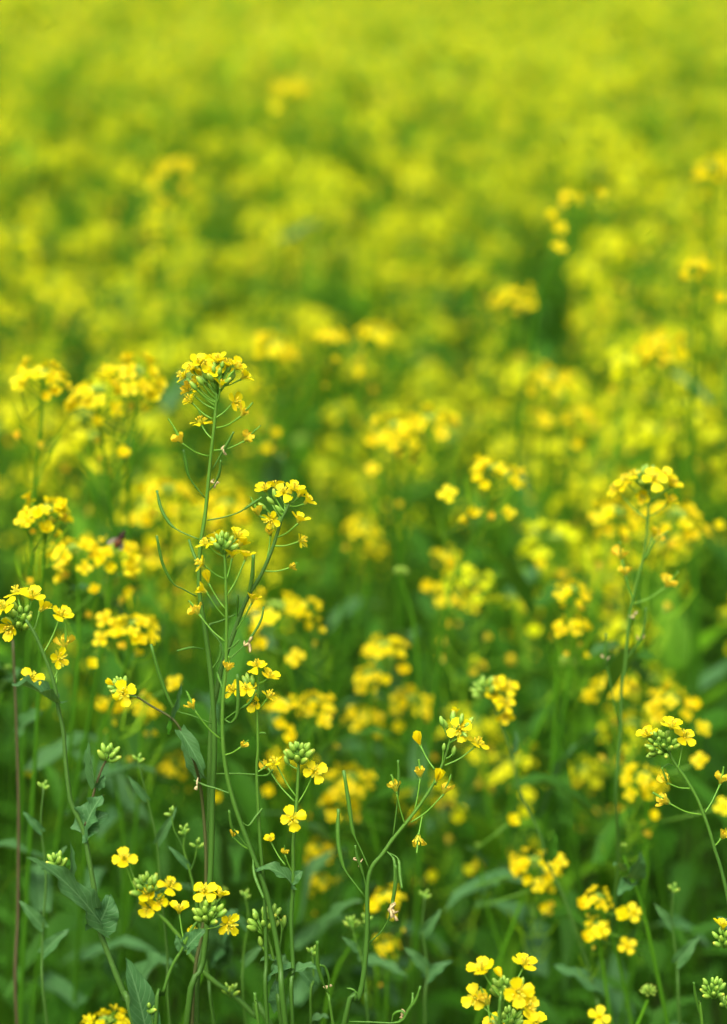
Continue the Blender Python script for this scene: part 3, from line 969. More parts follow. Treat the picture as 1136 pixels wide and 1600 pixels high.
# --- right-edge plant with buds and open flowers
K = Hero('sharp rape plant at right edge, green bud cluster flanked by three open flowers', 1.30, 1200)
sK1 = K.stem([(1042, 1168), (1046, 1177), (1054, 1192), (1071, 1216), (1088, 1245), (1100, 1274), (1110, 1303), (1117, 1328), (1127, 1359), (1138, 1410), (1148, 1500), (1150, 1604)], (5, 8.5), 'stem', True)
K.buds(1034, 1166, 26, 22, (-.45, .6, .65), s=.95)
FL(K, sK1, ('s', 1013, 1149, dict(f=(-.45, .8, .2), s=1.1)), ('s', 1049, 1137, dict(f=(.15, 1, .1), s=1.15)), ('o', 1069, 1152, dict(f=(.25, .6, .7), s=1.15, at=(1060, 1199), roll=.6)),
   ('w', 1040, 1216, dict(f=(-.3, .8, .4), s=1.1, at=(1079, 1232))), ('w', 1038, 1250, dict(tip=(1022, 1239), s=1.2, at=(1096, 1273))), ('w', 1127, 1217, dict(tip=(1131, 1198), at=(1102, 1269), s=1.1)),
   ('w', 1131, 1304, dict(f=(.4, .7, .5), at=(1117, 1321), s=1.1)))
K.pod([(1051, 1196), (1044, 1194), (1037, 1198)], 2.2)
# --- right bottom corner
R1 = Hero('tight sharp cluster of green buds in the bottom right corner', 1.29, 1540)
R1.stem([(1117, 1548), (1126, 1562), (1140, 1580), (1150, 1604)], (4, 7), 'stem', True)
R1.buds(1115, 1546, 20, 16, (-.1, 1, .4), s=.9)
R1.buds(1132, 1565, 12, 6, (.1, 1, .4), s=.8)
R2 = Hero('yellow flower opening over green buds cut by the right edge low down', 1.29, 1450)
sR2 = R2.stem([(1134, 1470), (1142, 1500), (1150, 1604)], (4, 7), 'stem', True)
R2.buds(1131, 1468, 18, 9, (-.1, 1, .4))
FL(R2, sR2, ('h', 1130, 1446, dict(f=(0, 1, .2), s=1.1)))
R2.leaf((1140, 1450), (1120, 1432), 20, (0, .6, .7), dz=.05)
R3 = Hero('thin lone seed pod with a yellow tip standing near the bottom right corner', 1.295, 1560)
R3.stem([(1096, 1596), (1098, 1608)], (4, 6), 'stem', True)
R3.pod([(1096, 1597), (1091, 1575), (1086, 1552), (1084, 1535)], 3.6, stalk_to=.25)
# --- bottom clump
Lp = Hero('bright yellow head with five broad open flowers on the bottom edge right of centre', 1.245, 1560)
sL = Lp.stem([(786, 1562), (784, 1580), (780, 1608)], (5, 8), 'stem', True)
Lp.buds(787, 1545, 20, 14, (0, 1, .2), s=1.1, dz=.01)
FL(Lp, sL, ('s', 754, 1516, dict(f=(-.2, .9, .3), s=1.25)), ('s', 819, 1508, dict(f=(.2, .9, .15), s=1.25, dz=.01)), ('o', 808, 1549, dict(f=(.1, .1, 1), s=1.3, dz=-.012, roll=.2)), ('o', 743, 1559, dict(f=(-.15, .15, 1), s=1.15, at=(775, 1590), roll=.5)),
   ('s', 822, 1574, dict(f=(.45, .5, .6), s=1.3, dz=-.01)), ('w', 759, 1562, dict(f=(0, .9, .2), s=1.2, at=(766, 1598), tip=(752, 1544))), ('b', 816, 1532, dict(f=(.3, .9, .2), s=1.2)), ('c', 780, 1520, dict(f=(-.4, .8, -.1), s=.9)))
Lq = Hero('green buds ringed by yellow flowers peeping over the bottom edge under the broad open flowers', 1.285, 1580)
sQ = Lq.stem([(802, 1604), (802, 1616), (800, 1640)], (5, 8), 'stem', True)
Lq.buds(796, 1597, 24, 14, (0, 1, .2))
FL(Lq, sQ, ('o', 834, 1596, dict(f=(.4, .8, .5), s=1.2)), ('s', 772, 1602, dict(f=(-.4, .7, .5), s=1.1)))
Lb = Hero('pale cluster of green buds low down between the two thin centre-left stems', 1.315, 1450)
sLb = Lb.stem([(413, 1446), (420, 1470), (432, 1518), (436, 1560), (440, 1606)], (5, 9), 'stem', True)
Lb.buds(412, 1443, 25, 13, (-.1, 1, .3), s=1.15)
FL(Lb, sLb, ('b', 444, 1437, dict(f=(.2, 1, .2), at=(432, 1500), s=1.2)), ('b', 406, 1467, dict(f=(-.2, .9, .2), at=(424, 1500), s=1.1)))
Lb.stem([(432, 1428), (440, 1450), (436, 1490), (433, 1520)], (3, 5), name='branch')
Lb.buds(427, 1427, 13, 7, (.2, 1, .2), s=1.1)
Lb.leaf((434, 1500), (402, 1497), 16, (0, .9, .4), bend=1.2)
Lb.leaf((437, 1520), (445, 1490), 34, (.0, .4, .9), bend=.6)
Lb.leaf((438, 1575), (432, 1530), 34, (-.3, .2, .9), bend=.5)

# --- slightly soft plants: right tall one, and the dark-stalked one next to it
J = Hero('tall softly blurred rape plant on the right, sparse pale flowers down its stem', 1.44, 900)
sJ = J.stem([(1015, 758), (1014, 775), (1012, 812), (1007, 862), (992, 920), (986, 950), (980, 1000), (976, 1045), (971, 1075), (969, 1150), (962, 1240), (966, 1340, .02), (955, 1460, .04), (940, 1604, .06)], (4.5, 8), 'stem', True)
FL(J, sJ, ('o', 964, 766, dict(f=(-.7, .6, .4), s=1.2)), ('o', 978, 751, dict(f=(-.3, .9, .4), s=1.1)), ('o', 1022, 750, dict(f=(0, .6, .8), s=1.25, dz=-.012)), ('s', 1048, 758, dict(f=(.6, .8, .3), s=1.2)), ('s', 1036, 745, dict(f=(.3, .9, .2), s=1.1)),
   ('o', 990, 744, dict(f=(-.2, .9, .2))), ('h', 1046, 783, dict(f=(.5, .7, .4), s=1.1)), ('h', 1004, 775, dict(f=(-.2, -.2, .8), s=1.1)), ('w', 970, 866, dict(f=(-.1, .9, .5), s=1.3, at=(988, 936))), ('w', 976, 892, dict(f=(-.2, .9, .2), s=1.1, at=(988, 936))),
   ('w', 1046, 910, dict(f=(.5, .7, .4), s=1.4, at=(988, 944))), ('h', 1023, 833, dict(f=(.4, .8, .2), s=1.2, at=(1006, 875))), ('w', 1030, 840, dict(f=(.7, .5, .2), s=1.1, at=(1006, 875))))
J.buds(1010, 748, 22, 12, (0, 1, .2), s=1.1)
J.pod([(978, 1030), (999, 1002), (1007, 975), (1009, 950)], 3.6)
J.pod([(966, 1130), (950, 1050), (946, 1030), (947, 990)], 3.6)
J.dry(990, 961)
J.dry(1001, 996)
J.dry(945, 1028)

N = Hero('rape plant with pale green bud head on a long brownish stalk, right of bent plant', 1.49, 1200)
sN = N.stem([(765, 1082), (772, 1105), (791, 1154), (801, 1187), (814, 1241), (844, 1304), (854, 1345), (880, 1400), (905, 1469), (921, 1517), (932, 1560), (938, 1604)], (3.5, 6.5), 'stem_dark', True)
FL(N, sN, ('o', 791, 1073, dict(f=(.2, .6, .8), s=1.25)), ('o', 776, 1068, dict(f=(0, .9, .4), s=1.1)), ('o', 789, 1100, dict(f=(.4, .5, .7), s=1.15)), ('h', 788, 1118, dict(f=(.2, -.5, .7), s=1.2)), ('h', 772, 1085, dict(f=(-.2, .3, .6), s=1.1)))
N.buds(758, 1077, 20, 12, (-.4, .9, .3), s=1.3)
N.leaf((801, 1175), (806, 1142), 14, (.5, .2, .8))
N.leaf((856, 1345), (862, 1296), 26, (.4, .0, .9), fold=.4, bend=.2, mat='leaf_low')
N.leaf((949, 1553), (860, 1516), 40, (.1, .8, .5), bend=.3, fold=.2)

# --- slender shoots and stalks between the front plants
def shoot(label, d, pts, w, mat, top=None, leaves=(), twigs=()):
    h = Hero(label, d, 1350)
    st = h.stem(pts, w, mat, True)
    if top:
        h.buds(pts[0][0], pts[0][1] - 3, top[0] * .8, max(4, top[1] * 2 // 3), (.05, 1, .3), s=.78)
    for a, b, bw, face in leaves:
        h.leaf(a, b, bw, face, bend=.5, fold=.45)
    for tw, r_, n_ in twigs:
        h.stem(tw, (2.4, 3.4), mat, name='branch')
        if n_:
            h.buds(tw[0][0], tw[0][1] - 3, r_, n_, (RG.uniform(-.4, .4), 1, .3), s=.75)
    return h


shoot('thin reddish-brown bare stalk along the left edge', 1.45, [(20, 1000), (25, 1120), (29, 1260), (28, 1420), (27, 1604)], (4, 7), 'stem_purple')
shoot('pale green budding shoot behind the low bud-topped plant', 1.37, [(289, 1300), (287, 1325), (292, 1345), (303, 1389), (312, 1450), (326, 1530), (335, 1604)], (3.5, 7), 'stem', (13, 8),
      [((295, 1355), (262, 1322), 14, (-.3, .6, .7))], [([(268, 1272), (272, 1296), (284, 1320), (291, 1342)], 6, 3), ([(308, 1322), (304, 1344), (297, 1362)], 8, 4)])
shoot('budding shoot with a touch of yellow right behind the bent plant low down', 1.41, [(549, 1446), (556, 1470), (566, 1500), (572, 1550), (576, 1604)], (3.5, 6), 'stem', (17, 11),
      [((560, 1486), (534, 1464), 15, (-.3, .6, .7))], [([(572, 1438), (570, 1460), (566, 1494)], 9, 5)])
shoot('thin leafy shoot between the left-edge plant and the low bud-topped plant', 1.40, [(68, 1232), (64, 1290), (72, 1370), (66, 1480), (74, 1604)], (3, 6), 'stem_dark', (9, 5),
      [((66, 1300), (36, 1268), 16, (-.3, .5, .7)), ((71, 1360), (104, 1322), 18, (.3, .5, .7)), ((68, 1450), (30, 1408), 24, (-.2, .6, .7)), ((67, 1490), (108, 1452), 26, (.3, .6, .7))])
shoot('thin shoot leaning left of the tallest stem with narrow leaves', 1.39, [(216, 1190), (228, 1240), (244, 1310), (252, 1400), (262, 1500), (266, 1604)], (3, 6), 'stem_dark', (8, 5),
      [((230, 1250), (200, 1212), 15, (-.3, .5, .7)), ((245, 1318), (276, 1262), 18, (.3, .5, .7)), ((253, 1410), (222, 1372), 20, (-.3, .6, .7))])
shoot('thin shoot with curling pale leaf at the bottom, left of the bent plant', 1.36, [(488, 1490), (490, 1530), (486, 1604)], (3, 5), 'stem', (9, 5),
      [((487, 1596), (516, 1590), 22, (.0, .9, .4)), ((490, 1540), (462, 1508), 20, (-.3, .6, .7))])
shoot('slender shoot in the dark gap under the bent plant', 1.46, [(664, 1402), (660, 1450), (668, 1520), (664, 1604)], (3, 6), 'stem_dark', (10, 6),
      [((661, 1460), (690, 1420), 20, (.3, .6, .7)), ((667, 1515), (632, 1480), 24, (-.3, .6, .7)), ((667, 1530), (706, 1502), 26, (.2, .7, .6))])
shoot('slender leafy shoot left of the bottom right bud cluster', 1.45, [(1052, 1392), (1050, 1440), (1058, 1510), (1062, 1604)], (3, 6), 'stem_dark', (9, 5),
      [((1051, 1450), (1022, 1412), 20, (-.3, .6, .7)), ((1057, 1505), (1092, 1462), 26, (.3, .6, .7))])
shoot('thin budding shoot between the two thin centre stems low down', 1.42, [(384, 1402), (388, 1440), (380, 1500), (384, 1604)], (3, 5), 'stem', (8, 5),
      [((386, 1450), (360, 1420), 16, (-.3, .6, .7)), ((382, 1505), (412, 1476), 20, (.3, .6, .7))])

# ------------------------------------------------------------------ plants out of focus: heads with flowers as pieces
def head_layout(seed, R=0.021, n=11, tall=.62, drop=(4, 8)):
    """flowers (kind, base, axis), stalks (a, b), buds (base, axis), pods (pts) of one raceme; its top centre at the origin, axis +Z"""
    rg = random.Random(seed)
    fl, st, bu, po = [], [], [], []
    ga = 2.399963
    n = n + (0 if n > 14 else seed % 3)
    for i in range(n):
        s = (i + .5) / n
        th = rad(36 + 66 * s)
        ph = i * ga + rg.uniform(-.5, .5)
        r = R * rg.uniform(.75, 1.25)
        p = Vector((math.sin(th) * math.cos(ph) * r, math.sin(th) * math.sin(ph) * r, (math.cos(th) - .6) * r * tall - .003 - rg.uniform(0, .006)))
        ax = Vector((math.cos(ph) * .75, math.sin(ph) * .75, .75 + .3 * (1 - s) - .2 * s + rg.uniform(-.3, .3))).normalized()
        fl.append(('h' if rg.random() < .3 else 'o', p, ax))
        st.append((Vector((0, 0, -.012 - .022 * s)), p))
    for i in range(14):
        th = rad(66 * math.sqrt((i + .5) / 14))
        ph = i * ga
        d = Vector((math.sin(th) * math.cos(ph), math.sin(th) * math.sin(ph), math.cos(th) + .3)).normalized()
        bu.append((Vector((0, 0, -.013)) + d * .006, d))
    for i in range(rg.randint(*drop)):
        ph = rg.uniform(0, 6.28)
        z = -R * rg.uniform(1.3, 5.0)
        p = Vector((math.cos(ph) * R * rg.uniform(.6, 1.1), math.sin(ph) * R * rg.uniform(.6, 1.1), z + .012))
        fl.append((rg.choice('hwwhw'), p, Vector((math.cos(ph), math.sin(ph), .7)).normalized()))
        st.append((Vector((0, 0, z - .006)), p))
    for i in range(rg.randint(7, 11)):
        ph = rg.uniform(0, 6.28)
        z = -R * rg.uniform(2.2, 7.5)
        c = Vector((math.cos(ph), math.sin(ph), 0))
        po.append([Vector((0, 0, z)), Vector((0, 0, z + .008)) + c * .016, Vector((0, 0, z + .03)) + c * .026])
    return fl, st, bu, po


def head_base(lay, L=.15):
    """stalks, buds and pods of a raceme"""
    fl, st, bu, po = lay
    mb = MB()
    for a, b in st:
        v, f, t = tube([a, (a + b) / 2 + Vector((0, 0, -.0015)), b], [.0005, .0004, .0005], 4, False)
        mb.add(v, f, 0, t)
    for p, d in bu:
        v, f, t = bud_data(nu=5, nv=6, ytip=.12)
        M = frame(d).to_4x4()
        M.translation = p
        mb.add(v, f, 1, t, M)
    for q in po:
        v, f, t = tube(spline(q, n=6), [.0004, .0004, .0005, .0009, .0009, .0008, .0003][:len(spline(q, n=6))], 5, False)
        mb.add(v, f, 2, t)
    return mb


HEADS = [head_layout(100 + i, .0185, 15, .70, (2, 5)) for i in range(7)]
HB = [head_base(h) for h in HEADS]
HB_MESH = [mb.mesh('flower_head', ['stalk_pale', 'bud', 'stalk_pale']) for mb in HB]


def full_head(h, mb0, low=False):
    rg = random.Random(7)
    mb = MB()
    if low:
        for a, b in h[1][::2]:
            v, f, t = tube([a, b], [.0005, .0005], 3, False)
            mb.add(v, f, 0, t)
        v, f, t = bud_data(L=.010, R=.0065, nu=4, nv=6)
        mb.add([(p[0], p[1], p[2] - .012) for p in v], f, 1, t)
    else:
        mb.merge(mb0)
    for k, p, ax in h[0]:
        M = frame(ax, rg.uniform(0, 6)).to_4x4() @ Matrix.Scale(1.18, 4)
        M.translation = p
        mb.merge(rg.choice((FJ_LOW if low else FJ)[k]), M, {0: 4 if k == 'w' else 3, 1: 5})
    return mb


HEAD_MATS = ['stalk_pale', 'bud', 'stalk_pale', 'petal_far', 'wilted', 'sepal']
DENSE = [head_layout(200 + i, .0225, 15, 1.15, (6, 10)) for i in range(7)]
FULL_MB = [full_head(h, head_base(h)) for h in DENSE]
FULL_MESH = [mb.mesh('flower_head', HEAD_MATS) for mb in FULL_MB]
GREEN_HEAD = MB()
for i in range(20):
    th = rad(75 * math.sqrt((i + .5) / 20))
    ph = i * 2.4
    d = Vector((math.sin(th) * math.cos(ph), math.sin(th) * math.sin(ph), math.cos(th) + .2)).normalized()
    M = frame(d).to_4x4() @ Matrix.Scale(1.15, 4)
    M.translation = Vector((0, 0, -.010)) + d * .006
    v, f, t = bud_data(nu=5, nv=6, ytip=.1)
    GREEN_HEAD.add(v, f, 0, t, M)
GREEN_MESH = GREEN_HEAD.mesh('bud_cluster', ['bud'])

LEAF_UP = [leaf_mesh('leaf', L=.07, Wd=.020, seed=i, bend=.5 + .3 * (i % 3), nu=7, nv=5) for i in range(4)]
LEAF_UPF = [leaf_mesh('leaf_up', L=.07, Wd=.022, seed=40 + i, bend=.5 + .3 * (i % 3), nu=6, nv=3) for i in range(4)]
LEAF_LOW = [leaf_mesh('leaf_low', L=.11, Wd=.036, seed=20 + i, bend=.8 + .3 * (i % 2), wave=.08, nu=9, nv=5, shape='broad') for i in range(4)]


def simple_tube(pts, r0, r1, sides=6):
    sp = spline(pts, n=4 * len(pts))
    n = len(sp)
    return tube(sp, [r0 + (r1 - r0) * i / (n - 1) for i in range(n)], sides, False)


def mid_plant(label, d, heads, singles=(), group='soft yellow rape plants behind the front ones', leaves=3, pieces=True, join_drop=0.13, mat='stem_back', seed=None):
    """heads: (px, py, width_px[, 'g']) in the photograph, all on one plant at optical depth d"""
    rg = random.Random(len(bpy.data.objects) if seed is None else seed)
    d = 1.30 + (d - 1.30) * 1.22
    tops = [W(h[0], h[1], d + (rg.uniform(-.02, .02) if i else 0)) for i, h in enumerate(heads)]
    c = sum(tops, Vector()) / len(tops)
    base = Vector((c.x + rg.uniform(-.10, .10), c.y + rg.uniform(.0, .08), 0))
    root = thing('rapeseed_plant', label, 'rape plant', base, group)
    zmin = min(t.z for t in tops)
    zj = max(0.12, zmin - join_drop)
    main = max(range(len(tops)), key=lambda i: tops[i].z)
    jn = Vector((c.x * .6 + base.x * .4, c.y * .6 + base.y * .4, zj)) - base
    for i, (h, tp) in enumerate(zip(heads, tops)):
        lt = tp - base
        a = lt - Vector((0, 0, .008))
        if i == main:
            mb = MB()
            v, f, t = simple_tube([a, a * .6 + jn * .4 + Vector((rg.uniform(-.006, .006), 0, .01)), jn, jn * .5 + Vector((rg.uniform(-.035, .035), rg.uniform(-.02, .02), 0)), (0, 0, -.01)], .0008, .0021)
            mb.add(v, f, 0, t)
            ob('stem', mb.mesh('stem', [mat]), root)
        else:
            k = jn * rg.uniform(.75, 1.0)
            mb = MB()
            v, f, t = simple_tube([a, a * .65 + k * .35 + Vector((0, 0, -.012)), k], .0010, .0018)
            mb.add(v, f, 0, t)
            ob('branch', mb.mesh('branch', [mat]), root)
            ob('leaf', rg.choice(LEAF_UP), root, k, leaf_frame((a.x - k.x, a.y - k.y + .001, .03), (0, 0, 1)))
        R = frame(Vector((rg.uniform(-.25, .25), rg.uniform(-.35, .1), 1)), rg.uniform(0, 6.28))
        if len(h) > 3 and h[3] == 'g':
            ob('bud_cluster', GREEN_MESH, root, lt, R, h[2] * d / FPX / .030)
            continue
        s = .83 * h[2] * d / FPX / .046
        j = rg.randrange(len(HEADS))
        if pieces:
            hd = ob('flower_head', HB_MESH[j], root, lt, R, s)
            for kd, p, ax in HEADS[j][0]:
                ob('flower', rg.choice(FJ_MESH[kd]), hd, p, frame(ax, rg.uniform(0, 6)), rg.uniform(.92, 1.12) / max(.7, s) ** .5)
        else:
            ob('flower_head', FULL_MESH[j], root, lt, R, s)
    for px, py in singles:
        p = W(px, py, d) - base
        q = jn if p.z < jn.z + .02 else Vector((jn.x, jn.y, p.z - .02))
        ax = Vector((rg.uniform(-.4, .4), -.6, .6)).normalized()
        ob('flower', rg.choice(FJ_MESH['h' if rg.random() < .6 else 'o']), root, p, frame(ax, rg.uniform(0, 6)), rg.uniform(.9, 1.1))
        mb = MB()
        v, f, t = tube([q, (p + q) / 2, p], [.0006, .0005, .0005], 5)
        mb.add(v, f, 0, t)
        ob('flower_stalk', mb.mesh('flower_stalk', ['stalk']), root)
    for i in range(leaves):
        s = rg.uniform(.35, .95)
        p = jn * s
        an = rg.uniform(0, 6.28)
        low = s < .7
        ob('leaf', rg.choice(LEAF_LOW if low else LEAF_UP), root, p, leaf_frame((math.cos(an), math.sin(an), rg.uniform(.1, .7)), (0, 0, 1)), rg.uniform(.5, .8) if low else rg.uniform(.8, 1.2))
    return root


MP = mid_plant
MP('softly blurred flat yellow head at the left edge, left of the wide double head', 1.50, [(66, 572, 96)], [(30, 602), (83, 615)])
MP('wide double yellow head just left of the tallest sharp plant', 1.53, [(150, 598, 110), (212, 568, 118)], [(150, 662), (192, 712), (232, 612), (244, 618), (105, 640), (118, 632)])
MP('soft yellow head of four spread flowers at the left edge above the bee', 1.42, [(72, 785, 90)], [(100, 793), (38, 815), (72, 830)])
MP('drooping yellow head on which the bee sits', 1.49, [(115, 848, 100), (178, 850, 90)], [(150, 925), (96, 870), (205, 890)])
MP('blurred yellow head directly behind the left curving pods of the tallest plant', 1.62, [(265, 755, 105)], [(207, 815), (230, 820), (240, 855), (240, 880)])
MP('blurred yellow head between the tallest plant and the arching plant', 1.66, [(352, 778, 90)], [(340, 820)])
MP('blurred yellow cluster right of the flat bud-centred head', 1.58, [(432, 935, 110), (472, 940, 60)], [(478, 982), (463, 1030), (405, 985), (408, 1010)])
MP('blurred drooping yellow cluster between the left-edge plant and the tallest stem', 1.47, [(215, 965, 90)], [(165, 970), (160, 1000), (182, 985), (140, 1040)])
MP('blurred yellow pair of half heads right of the slender plant', 1.55, [(442, 1090, 66), (488, 1090, 70)], [(505, 1128), (435, 1135), (458, 1155)])
MP('blurred yellow clump behind the knob of buds', 1.62, [(455, 1175, 90)], [(420, 1240), (340, 1250)])
MP('blurred yellow clump right of the knob of buds', 1.60, [(548, 1205, 85), (535, 1238, 70)], [(510, 1250), (520, 1275)])
MP('blurred stacked yellow head left of the bent plant and above it', 1.62, [(597, 1000, 82), (575, 1048, 50)], [(630, 1050), (570, 1075)])
MP('blurred yellow pair of clumps above the bent plant', 1.66, [(640, 1085, 84), (572, 1112, 76)], [(625, 1140)])
MP('blurred long yellow head in the middle of the photo', 1.72, [(620, 655, 96), (668, 645, 100)], [(580, 690), (583, 735), (650, 700)])
MP('blurred yellow head on a pale upright stem right of the middle', 1.56, [(778, 722, 108)], [(735, 805), (792, 803), (700, 775)])
MP('blurred yellow clump low in the middle, under the upright head', 1.74, [(700, 862, 55), (712, 915, 70)], [(735, 950), (670, 920), (840, 885)])
MP('blurred pair of yellow blobs, one above the other, left of the tall right plant', 1.54, [(895, 915, 62), (897, 968, 62)], [(870, 985)])
MP('blurred yellow clump behind the lower stem of the tall right plant', 1.60, [(948, 1062, 92)], [(920, 1090)])
MP('blurred wide yellow head above the right-edge plant', 1.57, [(1052, 1082, 90)], [(1088, 1105), (1095, 1140)])
MP('blurred drooping yellow head left of the right-edge plant', 1.53, [(1008, 1205, 86)], [(1005, 1245), (1018, 1278), (1095, 1190), (1130, 1262)])
MP('arched yellow head high up near the right edge', 1.76, [(1035, 525, 84)], [(1012, 553), (1065, 560)])
MP('blurred yellow cluster behind the tall right plant', 1.62, [(965, 790, 90), (1060, 790, 120)], [(950, 830), (1060, 850), (1120, 825)])
MP('pale green bud head on a slanting pale stem in the middle', 1.60, [(627, 887, 36, 'g')], leaves=1)
MP('pale green bud head left of the tall right plant low down', 1.60, [(886, 1028, 40, 'g')], leaves=2)
MP('blurred tall yellow head standing above the field left of centre', 2.35, [(448, 125, 62)], [(430, 170), (470, 150)])
MP('blurred tall yellow head with loose flowers in the left half', 2.20, [(268, 250, 74)], [(240, 290), (290, 295), (245, 320)])
MP('blurred tall plant on the right with flowers strung down its stem', 1.80, [(893, 300, 46)], [(936, 306), (862, 340), (872, 358), (872, 388)])
MP('blurred yellow head at the right edge high up', 1.95, [(1112, 254, 66)], [(1085, 280), (1128, 250)])
MP('blurred yellow flowers at the right edge above the arched head', 1.72, [(1088, 404, 46)], [(1104, 422), (1066, 436), (1120, 470)])
MP('blurred yellow-green head in the middle beside the dark gap', 1.78, [(570, 815, 66), (585, 850, 50)])
MP('blurred yellow flower pair low behind the pods of the bent plant', 1.62, [(500, 1318, 60), (505, 1372, 42)])
MP('blurred yellow clumps behind the lower stem of the bent plant', 1.52, [(603, 1392, 62), (606, 1468, 52)], [(585, 1420)])
MP('blurred yellow flower at left behind the tall stem low down', 1.66, [(272, 1188, 56)])
MP('blurred yellow flowers under the arching purple twig', 1.52, [(222, 1095, 72), (165, 1092, 46)], [(275, 1070), (190, 1110)])
MP('blurred orange-yellow clump with broad petals right of the bent plant', 1.52, [(836, 1338, 92)], [(845, 1386), (872, 1348), (797, 1285)])
MP('soft yellow cluster in the bottom right above the blue-green leaf', 1.45, [(938, 1396, 50), (935, 1440, 46)], [(905, 1416), (975, 1432), (912, 1466), (980, 1480), (990, 1428), (940, 1455)])
MP('yellow flowers cut by the bottom edge in the left half', 1.40, [(165, 1585, 90)], leaves=1)
MP('pale green bud head low down right of centre near the bottom', 1.40, [(1013, 1543, 40, 'g')], [(935, 1590)], leaves=2)
MP('yellow head high on the right between the arched head and the gap', 1.95, [(800, 452, 80)], [(832, 478)])
MP('blurred head left of centre behind the top of the tallest plant', 1.80, [(430, 530, 80), (520, 515, 60)], [(430, 680), (418, 705)])
MP('yellow blurred head right of the middle at mid height', 1.85, [(860, 580, 80), (900, 640, 60)], [(850, 660), (905, 700)])
MP('blurred yellow head left of the long middle head', 1.9, [(590, 510, 70)], [(565, 585)])

# leaves standing alone low down in the picture belong to young plants
def young(label, px, py, d, leaves, top='g'):
    r = MP(label, d, [(px, py, 16, 'g')], leaves=0, group='young leafy rape plants among the front stems')
    base = r.location
    for (ax, ay, bx, by, w, face) in leaves:
        a, b_ = W(ax, ay, 1.30 + (d - 1.30) * 1.22), W(bx, by, 1.28 + (d - 1.30) * 1.22)
        dd = b_ - a
        me = leaf_mesh('leaf', L=dd.length, Wd=w * d / FPX, seed=int(ax), bend=.5, nu=10, nv=6)
        ob('leaf', me, r, a - base, leaf_frame(dd, camdir(face)))


young('young plant with a pale blue-green leaf pair under the tall right plant', 975, 1318, 1.42, [(985, 1372, 1002, 1330, 40, (.2, .2, .9)), (985, 1380, 965, 1400, 30, (-.2, .3, .9)), (975, 1360, 958, 1352, 20, (-.3, .5, .7))])
young('young plant with broad dark leaves at the bottom behind the slanting stem', 350, 1388, 1.46, [(325, 1490, 375, 1420, 70, (0, .5, .8)), (330, 1500, 350, 1440, 60, (.3, .4, .8)), (215, 1545, 270, 1500, 90, (0, .8, .5)), (345, 1495, 322, 1430, 66, (-.3, .4, .8))])
young('young plant with long slanting leaf behind the bent plant', 560, 1440, 1.50, [(505, 1450, 565, 1405, 34, (-.3, .7, .6)), (560, 1500, 640, 1530, 30, (.2, .8, .5))])
young('young plant with pale leaves at the left edge beside the dark stem', 12, 1040, 1.50, [(0, 1085, 45, 1050, 50, (0, .8, .5)), (30, 1150, 70, 1110, 46, (0, .6, .7)), (15, 1060, -25, 1040, 40, (0, .8, .5))])
young('young plant with a dark nodding leaf right of the bent plant', 748, 1318, 1.55, [(755, 1350, 725, 1325, 26, (-.2, .8, .5)), (755, 1400, 800, 1370, 40, (.2, .7, .6))])

# ------------------------------------------------------------------ the field behind: individual plants copied from templates
def template(seed):
    rg = random.Random(seed)
    root = thing('rapeseed_plant', 'x', 'rape plant', (0, 0, 0))
    ht = .80
    lean = Vector((rg.uniform(-.07, .07), rg.uniform(-.07, .07), 0))
    mb = MB()
    bow = Vector((rg.uniform(-.03, .03), rg.uniform(-.03, .03), 0))
    spine = [Vector((lean.x, lean.y, ht)), lean * .75 + bow * .5 + Vector((0, 0, ht * .75)), lean * .45 + bow + Vector((0, 0, ht * .5)), lean * .15 + bow * .6 + Vector((0, 0, ht * .25)), Vector((0, 0, -.01))]
    v, f, t = simple_tube(spine, .0010, .0034, 5)
    mb.add(v, f, 0, t)
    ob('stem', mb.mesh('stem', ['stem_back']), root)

    def along(z):
        k = (1 - z / ht) * 4
        i = min(3, max(0, int(k)))
        return spine[i].lerp(spine[i + 1], k - i)
    tops = [spine[0] + Vector((0, 0, .008))]
    for i in range(rg.randint(2, 3)):
        an = i * 2.4 + rg.uniform(-.4, .4)
        zb = ht * rg.uniform(.5, .78)
        r = rg.uniform(.03, .075)
        k = along(zb)
        tp = Vector((math.cos(an) * r + lean.x, math.sin(an) * r + lean.y, ht - rg.uniform(.01, .20)))
        if tp.z < zb + .05:
            tp.z = zb + .05
        mb = MB()
        v, f, t = simple_tube([tp, tp * .5 + k * .5 + Vector((math.cos(an) * .02, math.sin(an) * .02, -.01)), k], .0009, .0016, 5)
        mb.add(v, f, 0, t)
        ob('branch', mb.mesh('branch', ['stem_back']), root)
        tops.append(tp + Vector((0, 0, .008)))
        ob('leaf', rg.choice(LEAF_UPF), root, k, leaf_frame((math.cos(an), math.sin(an), .7), (0, 0, 1)), rg.uniform(1.0, 1.8))
    for q, tp in enumerate(tops):
        R = frame(Vector((rg.uniform(-.3, .3), rg.uniform(-.3, .3), 1)), rg.uniform(0, 6))
        if q == 2 and seed % 3 == 0:
            ob('bud_cluster', GREEN_MESH, root, tp, R, rg.uniform(.8, 1.1))
        else:
            ob('flower_head', rg.choice(FULL_MESH), root, tp, R, rg.uniform(.72, 1.15))
    for i in range(9):
        an = i * 2.4 + rg.uniform(-.5, .5)
        z = ht * rg.uniform(.15, .78)
        ob('leaf', rg.choice(LEAF_LOW if z < ht * .55 else LEAF_UPF), root, along(z), leaf_frame((math.cos(an), math.sin(an), rg.uniform(.2, 1.2)), (0, 0, 1)), rg.uniform(.7, 1.15) * (1 if z < ht * .55 else 1.4))
    return root


TPL = [template(500 + i) for i in range(6)]
TPL_KIDS = [[c for c in t.children] for t in TPL]


